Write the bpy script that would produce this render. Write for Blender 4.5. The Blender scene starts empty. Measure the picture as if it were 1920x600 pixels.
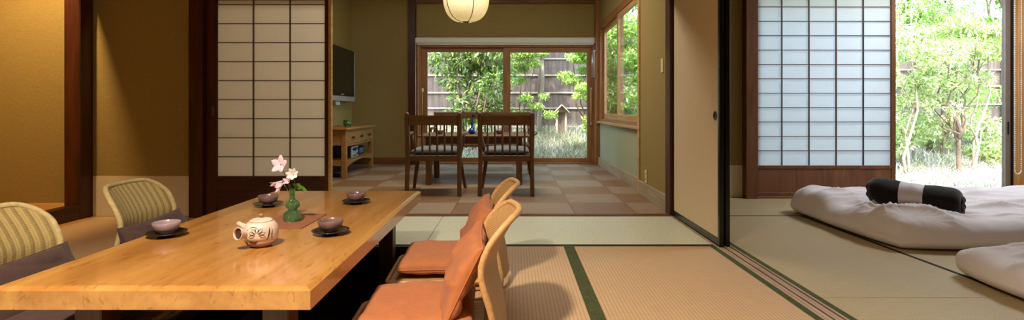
import bpy, math, random
from mathutils import Vector, Matrix, noise, Euler
random.seed(11)
R = math.radians
PI = math.pi
SC = bpy.context.scene
COL = SC.collection


# ------------------------------------------------------------------ helpers
def lin(r, g, b):
    def f(c):
        c = c / 255.0
        return c / 12.92 if c <= 0.04045 else ((c + 0.055) / 1.055) ** 2.4
    return (f(r), f(g), f(b), 1.0)


def tag(o, label=None, cat=None, group=None, kind=None):
    if label: o['label'] = label
    if cat: o['category'] = cat
    if group: o['group'] = group
    if kind: o['kind'] = kind
    return o


def empty(name, loc=(0, 0, 0), rz=0.0):
    o = bpy.data.objects.new(name, None)
    COL.objects.link(o)
    o.location = loc
    o.rotation_euler = (0, 0, rz)
    o.empty_display_size = 0.1
    return o


def thing(name, label, cat, loc=(0, 0, 0), rz=0.0, group=None, kind=None):
    return tag(empty(name, loc, rz), label, cat, group, kind)


def children(o):
    return [c for c in bpy.data.objects if c.parent == o]


def copy_tree(o, parent=None):
    c = o.copy()
    COL.objects.link(c)
    if parent is not None:
        c.parent = parent
    for ch in children(o):
        if ch != c:
            copy_tree(ch, c)
    return c


class MB:
    def __init__(s):
        s.v, s.f, s.sm = [], [], []

    def add(s, vs, fs, smooth=False, m=None):
        b = len(s.v)
        if m is not None:
            vs = [m @ Vector(p) for p in vs]
        s.v.extend(tuple(p) for p in vs)
        for f in fs:
            s.f.append(tuple(b + i for i in f))
            s.sm.append(smooth)
        return s

    def box(s, x0, y0, z0, x1, y1, z1, bev=0.0, m=None):
        x0, x1 = min(x0, x1), max(x0, x1)
        y0, y1 = min(y0, y1), max(y0, y1)
        z0, z1 = min(z0, z1), max(z0, z1)
        if bev <= 0:
            vs = [(x, y, z) for x in (x0, x1) for y in (y0, y1) for z in (z0, z1)]
            fs = [(0, 1, 3, 2), (4, 6, 7, 5), (0, 4, 5, 1), (2, 3, 7, 6), (0, 2, 6, 4), (1, 5, 7, 3)]
            return s.add(vs, fs, False, m)
        b = min(bev, (x1 - x0) * .45, (y1 - y0) * .45, (z1 - z0) * .45)
        lo, hi = (x0, y0, z0), (x1, y1, z1)
        idx, vs = {}, []
        for sx in (0, 1):
            for sy in (0, 1):
                for sz in (0, 1):
                    sg = (sx, sy, sz)
                    for ax in range(3):
                        p = []
                        for k in range(3):
                            e = hi[k] if sg[k] else lo[k]
                            if k != ax:
                                e += -b if sg[k] else b
                            p.append(e)
                        idx[(sx, sy, sz, ax)] = len(vs)
                        vs.append(tuple(p))
        fs = []
        def I(sg, ax): return idx[(sg[0], sg[1], sg[2], ax)]
        for ax in range(3):
            u, w = (ax + 1) % 3, (ax + 2) % 3
            for e in (0, 1):
                q = []
                for (a, c) in ((0, 0), (1, 0), (1, 1), (0, 1)):
                    sg = [0, 0, 0]; sg[ax] = e; sg[u] = a; sg[w] = c
                    q.append(I(sg, ax))
                fs.append(tuple(q if e else q[::-1]))
            for a in (0, 1):
                for c in (0, 1):
                    s0 = [0, 0, 0]; s0[ax] = 0; s0[u] = a; s0[w] = c
                    s1 = list(s0); s1[ax] = 1
                    q = [I(s0, u), I(s1, u), I(s1, w), I(s0, w)]
                    fs.append(tuple(q if a != c else q[::-1]))
        for sx in (0, 1):
            for sy in (0, 1):
                for sz in (0, 1):
                    t = [I((sx, sy, sz), k) for k in range(3)]
                    fs.append(tuple(t if (sx + sy + sz) % 2 else t[::-1]))
        return s.add(vs, fs, False, m)

    def bar(s, p, q, w, d, up=(0, 1, 0), bev=0.0, w2=None, d2=None):
        """tapered bar from p to q, w across, d along up"""
        p, q = Vector(p), Vector(q)
        z = (q - p).normalized()
        u = Vector(up)
        x = u.cross(z)
        if x.length < 1e-5:
            x = Vector((1, 0, 0)).cross(z)
        x.normalize()
        y = z.cross(x).normalized()
        w2 = w if w2 is None else w2
        d2 = d if d2 is None else d2
        c = min(bev, w * .4, d * .4)
        def ring(o, ww, dd):
            a, b = ww / 2, dd / 2
            if c > 0:
                pts = [(-a + c, -b), (a - c, -b), (a, -b + c), (a, b - c), (a - c, b), (-a + c, b), (-a, b - c), (-a, -b + c)]
            else:
                pts = [(-a, -b), (a, -b), (a, b), (-a, b)]
            return [o + x * i + y * j for i, j in pts]
        r0, r1 = ring(p, w, d), ring(q, w2, d2)
        n = len(r0)
        fs = [(i, (i + 1) % n, n + (i + 1) % n, n + i) for i in range(n)]
        fs.append(tuple(range(n))[::-1]); fs.append(tuple(range(n, 2 * n)))
        return s.add(r0 + r1, fs)

    def tube(s, pts, r, seg=8, closed=False, caps=True, flat=1.0, smooth=True):
        pts = [Vector(p) for p in pts]
        n = len(pts)
        rs = r if isinstance(r, (list, tuple)) else [r] * n
        T = []
        for i in range(n):
            a = pts[(i - 1) % n] if closed or i > 0 else pts[i]
            b = pts[(i + 1) % n] if closed or i < n - 1 else pts[i]
            t = (b - a)
            T.append(t.normalized() if t.length > 1e-9 else Vector((0, 0, 1)))
        up = Vector((0, 0, 1)) if abs(T[0].z) < .9 else Vector((1, 0, 0))
        x = up.cross(T[0]).normalized()
        vs = []
        for i in range(n):
            x = (x - T[i] * x.dot(T[i]))
            if x.length < 1e-6:
                x = Vector((1, 0, 0)).cross(T[i])
            x.normalize()
            y = T[i].cross(x)
            for k in range(seg):
                a = 2 * PI * k / seg
                vs.append(pts[i] + x * math.cos(a) * rs[i] + y * math.sin(a) * rs[i] * flat)
        fs = []
        m = n if closed else n - 1
        for i in range(m):
            j = (i + 1) % n
            for k in range(seg):
                l = (k + 1) % seg
                fs.append((i * seg + k, i * seg + l, j * seg + l, j * seg + k))
        if caps and not closed:
            fs.append(tuple(range(seg))[::-1])
            fs.append(tuple((n - 1) * seg + k for k in range(seg)))
        return s.add(vs, fs, smooth)

    def lathe(s, prof, seg=32, c=(0, 0, 0), m=None, smooth=True):
        vs, fs = [], []
        n = len(prof)
        for (r, z) in prof:
            for k in range(seg):
                a = 2 * PI * k / seg
                vs.append((c[0] + r * math.cos(a), c[1] + r * math.sin(a), c[2] + z))
        for i in range(n - 1):
            for k in range(seg):
                l = (k + 1) % seg
                fs.append((i * seg + k, i * seg + l, (i + 1) * seg + l, (i + 1) * seg + k))
        if prof[0][0] > 1e-6: fs.append(tuple(range(seg))[::-1])
        if prof[-1][0] > 1e-6: fs.append(tuple((n - 1) * seg + k for k in range(seg)))
        return s.add(vs, fs, smooth, m)

    def grid(s, fn, nu, nv, cu=False, cv=False, smooth=True, m=None):
        vs = [fn(i / (nu if cu else nu - 1), j / (nv if cv else nv - 1)) for i in range(nu) for j in range(nv)]
        fs = []
        for i in range(nu if cu else nu - 1):
            for j in range(nv if cv else nv - 1):
                a, b = i, (i + 1) % nu
                c, d = j, (j + 1) % nv
                fs.append((a * nv + c, b * nv + c, b * nv + d, a * nv + d))
        return s.add(vs, fs, smooth, m)

    def pillow(s, w, d, h, nu=40, nv=40, p=4.0, q=0.5, wr=0.0, sd=0.0, m=None, sharp=0.0):
        """closed cushion w (x) by d (y) by h (z), centred"""
        for sg in (1, -1):
            vs, fs = [], []
            for i in range(nu):
                for j in range(nv):
                    u = math.sin((i / (nu - 1) - .5) * PI)
                    v = math.sin((j / (nv - 1) - .5) * PI)
                    t = max(0.0, (1 - abs(u) ** p) * (1 - abs(v) ** p)) ** q
                    pinch = 1 - sharp * (1 - abs(v) ** 2) * (abs(u) ** 6)
                    pinch2 = 1 - sharp * (1 - abs(u) ** 2) * (abs(v) ** 6)
                    x, y = u * w / 2 * pinch, v * d / 2 * pinch2
                    z = sg * h / 2 * t
                    if wr:
                        nz = noise.noise((x * 9 + sd, y * 9 - sd, sg * 2.0)) + .5 * noise.noise((x * 21 - sd, y * 16, 3 + sg))
                        rg_ = 1 - abs(noise.noise((x * 6 + sd * 3, y * 3.2 + x * 3, sd + sg)))
                        rg2 = 1 - abs(noise.noise((x * 3 - sd, y * 9 + x * 4, sd - sg)))
                        z += wr * (nz * .7 + .9 * rg_ ** 7 + .7 * rg2 ** 8) * (t ** .5 if t > 0 else 0)
                    vs.append((x, y, z))
            for i in range(nu - 1):
                for j in range(nv - 1):
                    f = (i * nv + j, (i + 1) * nv + j, (i + 1) * nv + j + 1, i * nv + j + 1)
                    fs.append(f if sg > 0 else f[::-1])
            s.add(vs, fs, True, m)
        return s

    def build(s, name, mat, parent=None, world=False, loc=None, weld=False):
        me = bpy.data.meshes.new(name)
        off = Vector((0, 0, 0))
        if world and parent is not None:
            p = parent
            while p is not None:
                off += p.location
                p = p.parent
        if loc is not None and parent is None:
            off = Vector(loc)
        vs = [tuple(Vector(p) - off) for p in s.v] if off.length > 0 else s.v
        me.from_pydata(vs, [], s.f)
        me.polygons.foreach_set('use_smooth', s.sm)
        if weld:
            import bmesh
            bm = bmesh.new(); bm.from_mesh(me)
            bmesh.ops.remove_doubles(bm, verts=bm.verts, dist=1e-5)
            bmesh.ops.recalc_face_normals(bm, faces=bm.faces)
            bm.to_mesh(me); bm.free()
        if mat is not None:
            me.materials.append(mat)
        me.update()
        o = bpy.data.objects.new(name, me)
        COL.objects.link(o)
        if parent is not None:
            o.parent = parent
        elif loc is not None:
            o.location = loc
        return o


# ------------------------------------------------------------------ materials
def newmat(name):
    m = bpy.data.materials.new(name)
    m.use_nodes = True
    nt = m.node_tree
    return m, nt, nt.nodes['Principled BSDF']


def N(nt, typ, **kw):
    n = nt.nodes.new(typ)
    for k, v in kw.items():
        setattr(n, k, v)
    return n


def coords(nt, scale=(1, 1, 1), rot=(0, 0, 0)):
    tc = N(nt, 'ShaderNodeTexCoord')
    mp = N(nt, 'ShaderNodeMapping')
    mp.inputs['Scale'].default_value = scale
    mp.inputs['Rotation'].default_value = rot
    nt.links.new(tc.outputs['Object'], mp.inputs['Vector'])
    return mp.outputs['Vector']


def ramp(nt, fac, stops):
    r = N(nt, 'ShaderNodeValToRGB')
    el = r.color_ramp.elements
    el[0].position, el[0].color = stops[0]
    el[1].position, el[1].color = stops[-1]
    for p, c in stops[1:-1]:
        e = el.new(p); e.color = c
    nt.links.new(fac, r.inputs['Fac'])
    return r.outputs['Color']


def bump(nt, bsdf, h, strength=.3, dist=.002):
    b = N(nt, 'ShaderNodeBump')
    b.inputs['Strength'].default_value = strength
    b.inputs['Distance'].default_value = dist
    nt.links.new(h, b.inputs['Height'])
    nt.links.new(b.outputs['Normal'], bsdf.inputs['Normal'])


def plain(name, c, rough=.6, metal=0.0, spec=.5, var=.08, nscale=20.0, coat=0.0, sheen=0.0, bmp=0.0):
    m, nt, b = newmat(name)
    v = coords(nt)
    n = N(nt, 'ShaderNodeTexNoise')
    n.inputs['Scale'].default_value = nscale
    n.inputs['Detail'].default_value = 4
    nt.links.new(v, n.inputs['Vector'])
    lo = tuple(max(0, x * (1 - var)) for x in c[:3]) + (1,)
    hi = tuple(min(1, x * (1 + var)) for x in c[:3]) + (1,)
    col = ramp(nt, n.outputs['Fac'], [(.3, lo), (.7, hi)])
    nt.links.new(col, b.inputs['Base Color'])
    b.inputs['Roughness'].default_value = rough
    b.inputs['Metallic'].default_value = metal
    b.inputs['Specular IOR Level'].default_value = spec
    b.inputs['Coat Weight'].default_value = coat
    b.inputs['Coat Roughness'].default_value = .08
    b.inputs['Sheen Weight'].default_value = sheen
    if bmp:
        bump(nt, b, n.outputs['Fac'], bmp, .003)
    return m


def wood(name, c1, c2, axis='z', scale=1.0, rough=.45, coat=0.0, spec=.4, fine=.5, coatr=.1):
    m, nt, b = newmat(name)
    st = {'x': (.8, 9, 9), 'y': (9, .8, 9), 'z': (9, 9, .8)}[axis]
    v = coords(nt, tuple(a * scale for a in st))
    n = N(nt, 'ShaderNodeTexNoise')
    n.inputs['Scale'].default_value = 2.2; n.inputs['Detail'].default_value = 5; n.inputs['Distortion'].default_value = .6
    nt.links.new(v, n.inputs['Vector'])
    st2 = {'x': (3, 120, 120), 'y': (120, 3, 120), 'z': (120, 120, 3)}[axis]
    v2 = coords(nt, tuple(a * scale for a in st2))
    n2 = N(nt, 'ShaderNodeTexNoise')
    n2.inputs['Scale'].default_value = 1.0; n2.inputs['Detail'].default_value = 2
    nt.links.new(v2, n2.inputs['Vector'])
    mx = N(nt, 'ShaderNodeMix', data_type='FLOAT')
    mx.inputs[0].default_value = fine * .6
    nt.links.new(n.outputs['Fac'], mx.inputs[2]); nt.links.new(n2.outputs['Fac'], mx.inputs[3])
    col = ramp(nt, mx.outputs[0], [(.32, c1), (.68, c2)])
    nt.links.new(col, b.inputs['Base Color'])
    b.inputs['Roughness'].default_value = rough
    b.inputs['Specular IOR Level'].default_value = spec
    b.inputs['Coat Weight'].default_value = coat
    b.inputs['Coat Roughness'].default_value = coatr
    bump(nt, b, mx.outputs[0], .12, .001)
    return m


def woven(name, c, rough=.8, freq=900.0, var=.25, spec=.2):
    """fine cloth or grass-cloth wall covering"""
    m, nt, b = newmat(name)
    n1 = N(nt, 'ShaderNodeTexNoise'); n1.inputs['Scale'].default_value = 1.0; n1.inputs['Detail'].default_value = 3
    nt.links.new(coords(nt, (freq * .06, freq * .06, freq)), n1.inputs['Vector'])
    n2 = N(nt, 'ShaderNodeTexNoise'); n2.inputs['Scale'].default_value = 1.0; n2.inputs['Detail'].default_value = 3
    nt.links.new(coords(nt, (freq, freq, freq * .06)), n2.inputs['Vector'])
    ad = N(nt, 'ShaderNodeMath', operation='ADD'); nt.links.new(n1.outputs['Fac'], ad.inputs[0]); nt.links.new(n2.outputs['Fac'], ad.inputs[1])
    mu = N(nt, 'ShaderNodeMath', operation='MULTIPLY'); nt.links.new(ad.outputs[0], mu.inputs[0]); mu.inputs[1].default_value = .5
    lo = tuple(x * (1 - var) for x in c[:3]) + (1,)
    hi = tuple(min(1, x * (1 + var)) for x in c[:3]) + (1,)
    col = ramp(nt, mu.outputs[0], [(.35, lo), (.65, hi)])
    nt.links.new(col, b.inputs['Base Color'])
    b.inputs['Roughness'].default_value = rough
    b.inputs['Specular IOR Level'].default_value = spec
    bump(nt, b, mu.outputs[0], .15, .0006)
    return m


def wave(nt, vec_out, axis, freq):
    """0..1 sine ridge along axis index with freq per metre"""
    sp = N(nt, 'ShaderNodeSeparateXYZ'); nt.links.new(vec_out, sp.inputs[0])
    mu = N(nt, 'ShaderNodeMath', operation='MULTIPLY'); mu.inputs[1].default_value = freq * 2 * PI
    nt.links.new(sp.outputs[axis], mu.inputs[0])
    si = N(nt, 'ShaderNodeMath', operation='SINE'); nt.links.new(mu.outputs[0], si.inputs[0])
    ma = N(nt, 'ShaderNodeMath', operation='MULTIPLY_ADD'); ma.inputs[1].default_value = .5; ma.inputs[2].default_value = .5
    nt.links.new(si.outputs[0], ma.inputs[0])
    return ma.outputs[0]


def tatami(name, c, axis, rough=.55, spec=.35, aniso=0.0, contrast=.22, pitch=.0165):
    """woven rush: ridges repeat along `axis`"""
    m, nt, b = newmat(name)
    v = coords(nt)
    w = wave(nt, v, axis, 1 / pitch)
    pw = N(nt, 'ShaderNodeMath', operation='POWER'); pw.inputs[1].default_value = .45; nt.links.new(w, pw.inputs[0])
    fine = wave(nt, v, 1 - axis, 330)
    n = N(nt, 'ShaderNodeTexNoise'); n.inputs['Scale'].default_value = 1.0; n.inputs['Detail'].default_value = 3
    st = (14, 220, 10) if axis == 1 else (220, 14, 10)
    st = (st[1], st[0], st[2])
    nt.links.new(coords(nt, st), n.inputs['Vector'])
    n3 = N(nt, 'ShaderNodeTexNoise'); n3.inputs['Scale'].default_value = 2.3; n3.inputs['Detail'].default_value = 2
    nt.links.new(v, n3.inputs['Vector'])
    lo = tuple(x * .87 for x in c[:3]) + (1,)
    hi = tuple(min(1, x * 1.12) for x in c[:3]) + (1,)
    col = ramp(nt, n.outputs['Fac'], [(.25, lo), (.75, hi)])
    mx = N(nt, 'ShaderNodeMix', data_type='RGBA', blend_type='MULTIPLY'); mx.inputs[0].default_value = 1.0
    rr = ramp(nt, pw.outputs[0], [(.0, (1 - contrast * 2, 1 - contrast * 2.0, 1 - contrast * 2.2, 1)), (.8, (1, 1, 1, 1))])
    nt.links.new(col, mx.inputs[6]); nt.links.new(rr, mx.inputs[7])
    nt.links.new(mx.outputs[2], b.inputs['Base Color'])
    b.inputs['Roughness'].default_value = rough
    b.inputs['Specular IOR Level'].default_value = spec
    bump(nt, b, pw.outputs[0], .25, .0012)
    return m


def carpet_tiles(name, c1, c2):
    m, nt, b = newmat(name)
    v = coords(nt)
    ck = N(nt, 'ShaderNodeTexChecker'); ck.inputs['Scale'].default_value = 2.0
    ck.inputs['Color1'].default_value = c1; ck.inputs['Color2'].default_value = c2  # pile sheen of alternate tiles is painted in as two base tones
    nt.links.new(v, ck.inputs['Vector'])
    n = N(nt, 'ShaderNodeTexNoise'); n.inputs['Scale'].default_value = 1.0; n.inputs['Detail'].default_value = 2
    nt.links.new(coords(nt, (160, 60, 60)), n.inputs['Vector'])
    n2 = N(nt, 'ShaderNodeTexNoise'); n2.inputs['Scale'].default_value = 1.0; n2.inputs['Detail'].default_value = 2
    nt.links.new(coords(nt, (60, 160, 60)), n2.inputs['Vector'])
    mf = N(nt, 'ShaderNodeMix', data_type='FLOAT')
    nt.links.new(ck.outputs['Fac'], mf.inputs[0]); nt.links.new(n.outputs['Fac'], mf.inputs[2]); nt.links.new(n2.outputs['Fac'], mf.inputs[3])
    mod = ramp(nt, mf.outputs[0], [(.3, (.55, .55, .55, 1)), (.7, (1.35, 1.35, 1.35, 1))])
    mx = N(nt, 'ShaderNodeMix', data_type='RGBA', blend_type='MULTIPLY'); mx.inputs[0].default_value = 1.0
    nt.links.new(ck.outputs['Color'], mx.inputs[6]); nt.links.new(mod, mx.inputs[7])
    # thin seam lines every half metre
    def seam(ax):
        sp = N(nt, 'ShaderNodeSeparateXYZ'); nt.links.new(v, sp.inputs[0])
        a = N(nt, 'ShaderNodeMath', operation='PINGPONG'); a.inputs[1].default_value = .25; nt.links.new(sp.outputs[ax], a.inputs[0])
        l = N(nt, 'ShaderNodeMath', operation='PINGPONG'); l.inputs[1].default_value = .5; nt.links.new(sp.outputs[ax], l.inputs[0])
        g1 = N(nt, 'ShaderNodeMath', operation='LESS_THAN'); g1.inputs[1].default_value = .004; nt.links.new(l.outputs[0], g1.inputs[0])
        g2 = N(nt, 'ShaderNodeMath', operation='GREATER_THAN'); g2.inputs[1].default_value = .496; nt.links.new(l.outputs[0], g2.inputs[0])
        o = N(nt, 'ShaderNodeMath', operation='MAXIMUM'); nt.links.new(g1.outputs[0], o.inputs[0]); nt.links.new(g2.outputs[0], o.inputs[1])
        return o.outputs[0]
    sm = N(nt, 'ShaderNodeMath', operation='MAXIMUM'); nt.links.new(seam(0), sm.inputs[0]); nt.links.new(seam(1), sm.inputs[1])
    mx2 = N(nt, 'ShaderNodeMix', data_type='RGBA'); nt.links.new(sm.outputs[0], mx2.inputs[0])
    nt.links.new(mx.outputs[2], mx2.inputs[6]); mx2.inputs[7].default_value = tuple(x * .55 for x in c1[:3]) + (1,)
    nt.links.new(mx2.outputs[2], b.inputs['Base Color'])
    # the pile of neighbouring tiles runs crosswise, so one tile glints more than the next
    rr = N(nt, 'ShaderNodeMix', data_type='FLOAT'); nt.links.new(ck.outputs['Fac'], rr.inputs[0])
    rr.inputs[2].default_value = .62; rr.inputs[3].default_value = .48
    nt.links.new(rr.outputs[0], b.inputs['Roughness'])
    b.inputs['Specular IOR Level'].default_value = .6
    bump(nt, b, mf.outputs[0], .3, .002)
    return m


def rattan(name, c1, c2, rib=.034, fine=.0075):
    m, nt, b = newmat(name)
    v = coords(nt)
    w1 = wave(nt, v, 1, 1 / rib)
    w2 = wave(nt, v, 2, 1 / (fine * .8))
    w3 = wave(nt, v, 1, 1 / (fine * 1.5))
    mn = N(nt, 'ShaderNodeMath', operation='MULTIPLY'); nt.links.new(w2, mn.inputs[0]); nt.links.new(w3, mn.inputs[1])
    pw = N(nt, 'ShaderNodeMath', operation='POWER'); pw.inputs[1].default_value = .35; nt.links.new(w1, pw.inputs[0])
    ma = N(nt, 'ShaderNodeMath', operation='MULTIPLY_ADD'); ma.inputs[1].default_value = .5; nt.links.new(mn.outputs[0], ma.inputs[0])
    m5 = N(nt, 'ShaderNodeMath', operation='MULTIPLY'); m5.inputs[1].default_value = .5; nt.links.new(pw.outputs[0], m5.inputs[0])
    nt.links.new(m5.outputs[0], ma.inputs[2])
    col = ramp(nt, ma.outputs[0], [(.1, c1), (.75, c2)])
    nt.links.new(col, b.inputs['Base Color'])
    b.inputs['Roughness'].default_value = .55
    bump(nt, b, ma.outputs[0], .5, .003)
    return m


def thin_glass(name, refl=.06, tint=(.96, .98, .97, 1)):
    m, nt, b = newmat(name)
    nt.nodes.remove(b)
    out = nt.nodes['Material Output']
    tr = N(nt, 'ShaderNodeBsdfTransparent'); tr.inputs[0].default_value = tint
    gl = N(nt, 'ShaderNodeBsdfGlossy'); gl.inputs['Roughness'].default_value = .01
    lw = N(nt, 'ShaderNodeLayerWeight'); lw.inputs['Blend'].default_value = .5
    p5 = N(nt, 'ShaderNodeMath', operation='POWER'); p5.inputs[1].default_value = 5.0
    nt.links.new(lw.outputs['Facing'], p5.inputs[0])
    sc = N(nt, 'ShaderNodeMath', operation='MULTIPLY_ADD'); sc.inputs[1].default_value = .8; sc.inputs[2].default_value = .035
    nt.links.new(p5.outputs[0], sc.inputs[0])
    mx = N(nt, 'ShaderNodeMixShader')
    nt.links.new(sc.outputs[0], mx.inputs[0]); nt.links.new(tr.outputs[0], mx.inputs[1]); nt.links.new(gl.outputs[0], mx.inputs[2])
    nt.links.new(mx.outputs[0], out.inputs['Surface'])
    return m


def translucent(name, c, t=.5, var=.06, scale=40.0, rough=.8, island=None):
    """paper, leaves: diffuse plus translucent"""
    m, nt, b = newmat(name)
    nt.nodes.remove(b)
    out = nt.nodes['Material Output']
    df = N(nt, 'ShaderNodeBsdfDiffuse'); tl = N(nt, 'ShaderNodeBsdfTranslucent')
    mx = N(nt, 'ShaderNodeMixShader'); mx.inputs[0].default_value = t
    if island:
        g = N(nt, 'ShaderNodeNewGeometry')
        col = ramp(nt, g.outputs['Random Per Island'], island)
    else:
        n = N(nt, 'ShaderNodeTexNoise'); n.inputs['Scale'].default_value = scale; n.inputs['Detail'].default_value = 4
        nt.links.new(coords(nt), n.inputs['Vector'])
        lo = tuple(x * (1 - var) for x in c[:3]) + (1,); hi = tuple(min(1, x * (1 + var)) for x in c[:3]) + (1,)
        col = ramp(nt, n.outputs['Fac'], [(.3, lo), (.7, hi)])
    nt.links.new(col, df.inputs['Color']); nt.links.new(col, tl.inputs['Color'])
    nt.links.new(df.outputs[0], mx.inputs[1]); nt.links.new(tl.outputs[0], mx.inputs[2])
    if island:
        gl = N(nt, 'ShaderNodeBsdfGlossy'); gl.inputs['Roughness'].default_value = .35
        gl.inputs['Color'].default_value = (1, 1, 1, 1)
        m2 = N(nt, 'ShaderNodeMixShader'); m2.inputs[0].default_value = .07
        nt.links.new(mx.outputs[0], m2.inputs[1]); nt.links.new(gl.outputs[0], m2.inputs[2])
        nt.links.new(m2.outputs[0], out.inputs['Surface'])
    else:
        nt.links.new(mx.outputs[0], out.inputs['Surface'])
    return m


def col_glass(name, c, rough=.05, ior=1.45, vor=0.0):
    m, nt, b = newmat(name)
    b.inputs['Base Color'].default_value = c
    b.inputs['Transmission Weight'].default_value = .92
    b.inputs['Roughness'].default_value = rough
    b.inputs['IOR'].default_value = ior
    if vor:
        vo = N(nt, 'ShaderNodeTexVoronoi'); vo.inputs['Scale'].default_value = vor
        nt.links.new(coords(nt), vo.inputs['Vector'])
        bump(nt, b, vo.outputs['Distance'], .9, .004)
    return m


M = {}
M['wall'] = woven('ochre_grasscloth', lin(150, 130, 78), freq=700, var=.22)
M['wallbase'] = woven('white_wainscot_paper', lin(214, 200, 168), freq=500, var=.05)
M['greywall'] = woven('pale_green_grey_plaster', lin(168, 170, 140), freq=500, var=.07)
M['ceil'] = wood('ceiling_cedar', lin(150, 116, 70), lin(178, 142, 92), 'y', .6)
M['darkpost'] = wood('dark_stained_post', lin(44, 17, 6), lin(82, 36, 14), 'z', 1.0, .4)
M['darkbeam'] = wood('dark_stained_beam_along', lin(40, 15, 6), lin(72, 32, 13), 'y', 1.0, .35)
M['darkbeamx'] = wood('dark_stained_beam_across', lin(44, 17, 6), lin(76, 34, 14), 'x', 1.0, .4)
M['midpost'] = wood('brown_post', lin(88, 52, 26), lin(128, 82, 46), 'z', 1.2, .45)
M['midx'] = wood('brown_rail', lin(92, 54, 26), lin(134, 86, 48), 'x', 1.2, .45)
M['midy'] = wood('brown_rail_y', lin(92, 54, 26), lin(134, 86, 48), 'y', 1.2, .45)
M['board'] = wood('brown_skirt_board', lin(98, 58, 36), lin(134, 86, 58), 'z', .8, .5)
M['honey'] = wood('honey_post', lin(186, 130, 74), lin(214, 160, 98), 'z', 1.0, .5)
M['darkboard'] = wood('dark_skirt_board', lin(46, 17, 9), lin(76, 32, 16), 'x', 1.0, .4)
M['lightwood'] = wood('light_sill_wood', lin(168, 126, 78), lin(204, 164, 112), 'y', 1.5, .45)
M['greywood'] = wood('pale_baseboard_wood', lin(150, 132, 104), lin(182, 166, 138), 'y', 1.5, .5)
M['table'] = wood('honey_table_top', lin(164, 110, 50), lin(202, 148, 80), 'y', .55, .28, coat=.7, fine=.25, coatr=.1)
_nt = M['table'].node_tree
_b = _nt.nodes['Principled BSDF']
_src = _b.inputs['Base Color'].links[0].from_socket
_n = N(_nt, 'ShaderNodeTexNoise'); _n.inputs['Scale'].default_value = 1.0; _n.inputs['Detail'].default_value = 3; _n.inputs['Distortion'].default_value = .8
_nt.links.new(coords(_nt, (62, 17, 40), (0, 0, R(14))), _n.inputs['Vector'])
_f = ramp(_nt, _n.outputs['Fac'], [(.60, (1, 1, 1, 1)), (.70, (.72, .64, .56, 1))])
_m = N(_nt, 'ShaderNodeMix', data_type='RGBA', blend_type='MULTIPLY'); _m.inputs[0].default_value = 1.0
_nt.links.new(_src, _m.inputs[6]); _nt.links.new(_f, _m.inputs[7])
_nt.links.new(_m.outputs[2], _b.inputs['Base Color'])
M['pit'] = plain('pit_lining', lin(48, 28, 18), .6)
M['lath'] = plain('shoji_lath_dark', lin(96, 56, 30), .5)
M['lathr'] = plain('shoji_lath_red', lin(92, 46, 30), .5)
M['paper'] = translucent('shoji_paper', lin(240, 230, 212), .45, var=.012)
M['fusuma'] = woven('fusuma_paper', lin(214, 194, 158), freq=260, var=.04, rough=.7)
M['lacquer'] = plain('black_lacquer', lin(14, 12, 11), .25, spec=.5)
M['brass'] = plain('dark_brass', lin(110, 90, 60), .35, metal=.9)
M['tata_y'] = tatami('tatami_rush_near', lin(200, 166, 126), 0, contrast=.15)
M['tata_x'] = tatami('tatami_rush_sheen_tint', lin(216, 218, 192), 1, rough=.40, spec=.8, contrast=.08)  # window sheen on the far strip painted in as a lighter, greener base
M['tata_b'] = tatami('tatami_rush_bedroom', lin(186, 166, 126), 0, contrast=.16)
M['heri'] = woven('tatami_border_green', lin(70, 76, 44), freq=900, var=.35)
M['heridark'] = woven('tatami_border_dark', lin(52, 44, 26), freq=900, var=.3)
M['alcfloor'] = wood('alcove_floor', lin(176, 124, 60), lin(206, 156, 84), 'x', 1.0, .4)
M['groove'] = wood('threshold_wood', lin(150, 122, 92), lin(196, 168, 134), 'y', 1.6, .4)
M['groovedark'] = plain('threshold_groove', lin(96, 60, 44), .5)
M['carpet'] = carpet_tiles('carpet_tiles', lin(138, 102, 70), lin(152, 128, 102))
M['rattan'] = rattan('rattan_weave', lin(112, 92, 52), lin(186, 164, 106))
M['paperw'] = translucent('window_screen_paper', lin(222, 221, 220), .5, var=.012)
M['rattanf'] = rattan('fine_rattan_weave', lin(128, 92, 52), lin(206, 166, 110), .0085, .0085)
M['cane'] = plain('rattan_cane', lin(198, 156, 104), .6, var=.15, nscale=60)
M['caneg'] = plain('rattan_cane_pale', lin(186, 166, 116), .6, var=.15, nscale=60)
M['orange'] = plain('orange_cotton', lin(178, 110, 70), .8, spec=.2, var=.06, nscale=30, sheen=.1, bmp=.1)
M['brown'] = plain('brown_cotton', lin(78, 58, 54), .8, spec=.15, var=.08, nscale=30, sheen=.1, bmp=.1)
M['cup'] = plain('grey_violet_glaze', lin(150, 130, 134), .25, var=.15, nscale=14)
M['cupd'] = plain('plum_brown_glaze', lin(116, 92, 90), .25, var=.2, nscale=14)
M['saucer'] = plain('dark_saucer_lacquer', lin(46, 34, 34), .2)
M['pot'] = plain('pink_beige_glaze', lin(212, 186, 170), .3, var=.16, nscale=24)
M['potdark'] = plain('brown_brushwork', lin(70, 42, 30), .4)
M['potfoot'] = plain('bare_clay_foot', lin(150, 108, 84), .6, var=.15)
M['greenglass'] = col_glass('green_glass', lin(150, 214, 160), .0, vor=130.0)
M['blueglass'] = col_glass('blue_glass', lin(60, 120, 220), .06)
M['petal'] = translucent('pale_pink_petal', lin(248, 220, 236), .3)
M['petalw'] = translucent('white_pink_petal', lin(252, 240, 240), .3)
M['petalv'] = translucent('violet_petal', lin(92, 44, 92), .3)
M['stem'] = plain('flower_stem', lin(96, 120, 52), .5)
M['flowerleaf'] = translucent('flower_leaf', lin(92, 136, 54), .4)
M['mat'] = woven('brown_mat', lin(140, 92, 66), freq=900, var=.12, rough=.6)
M['chair'] = wood('walnut_chair', lin(82, 54, 30), lin(124, 88, 52), 'z', 1.5, .4)
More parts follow.
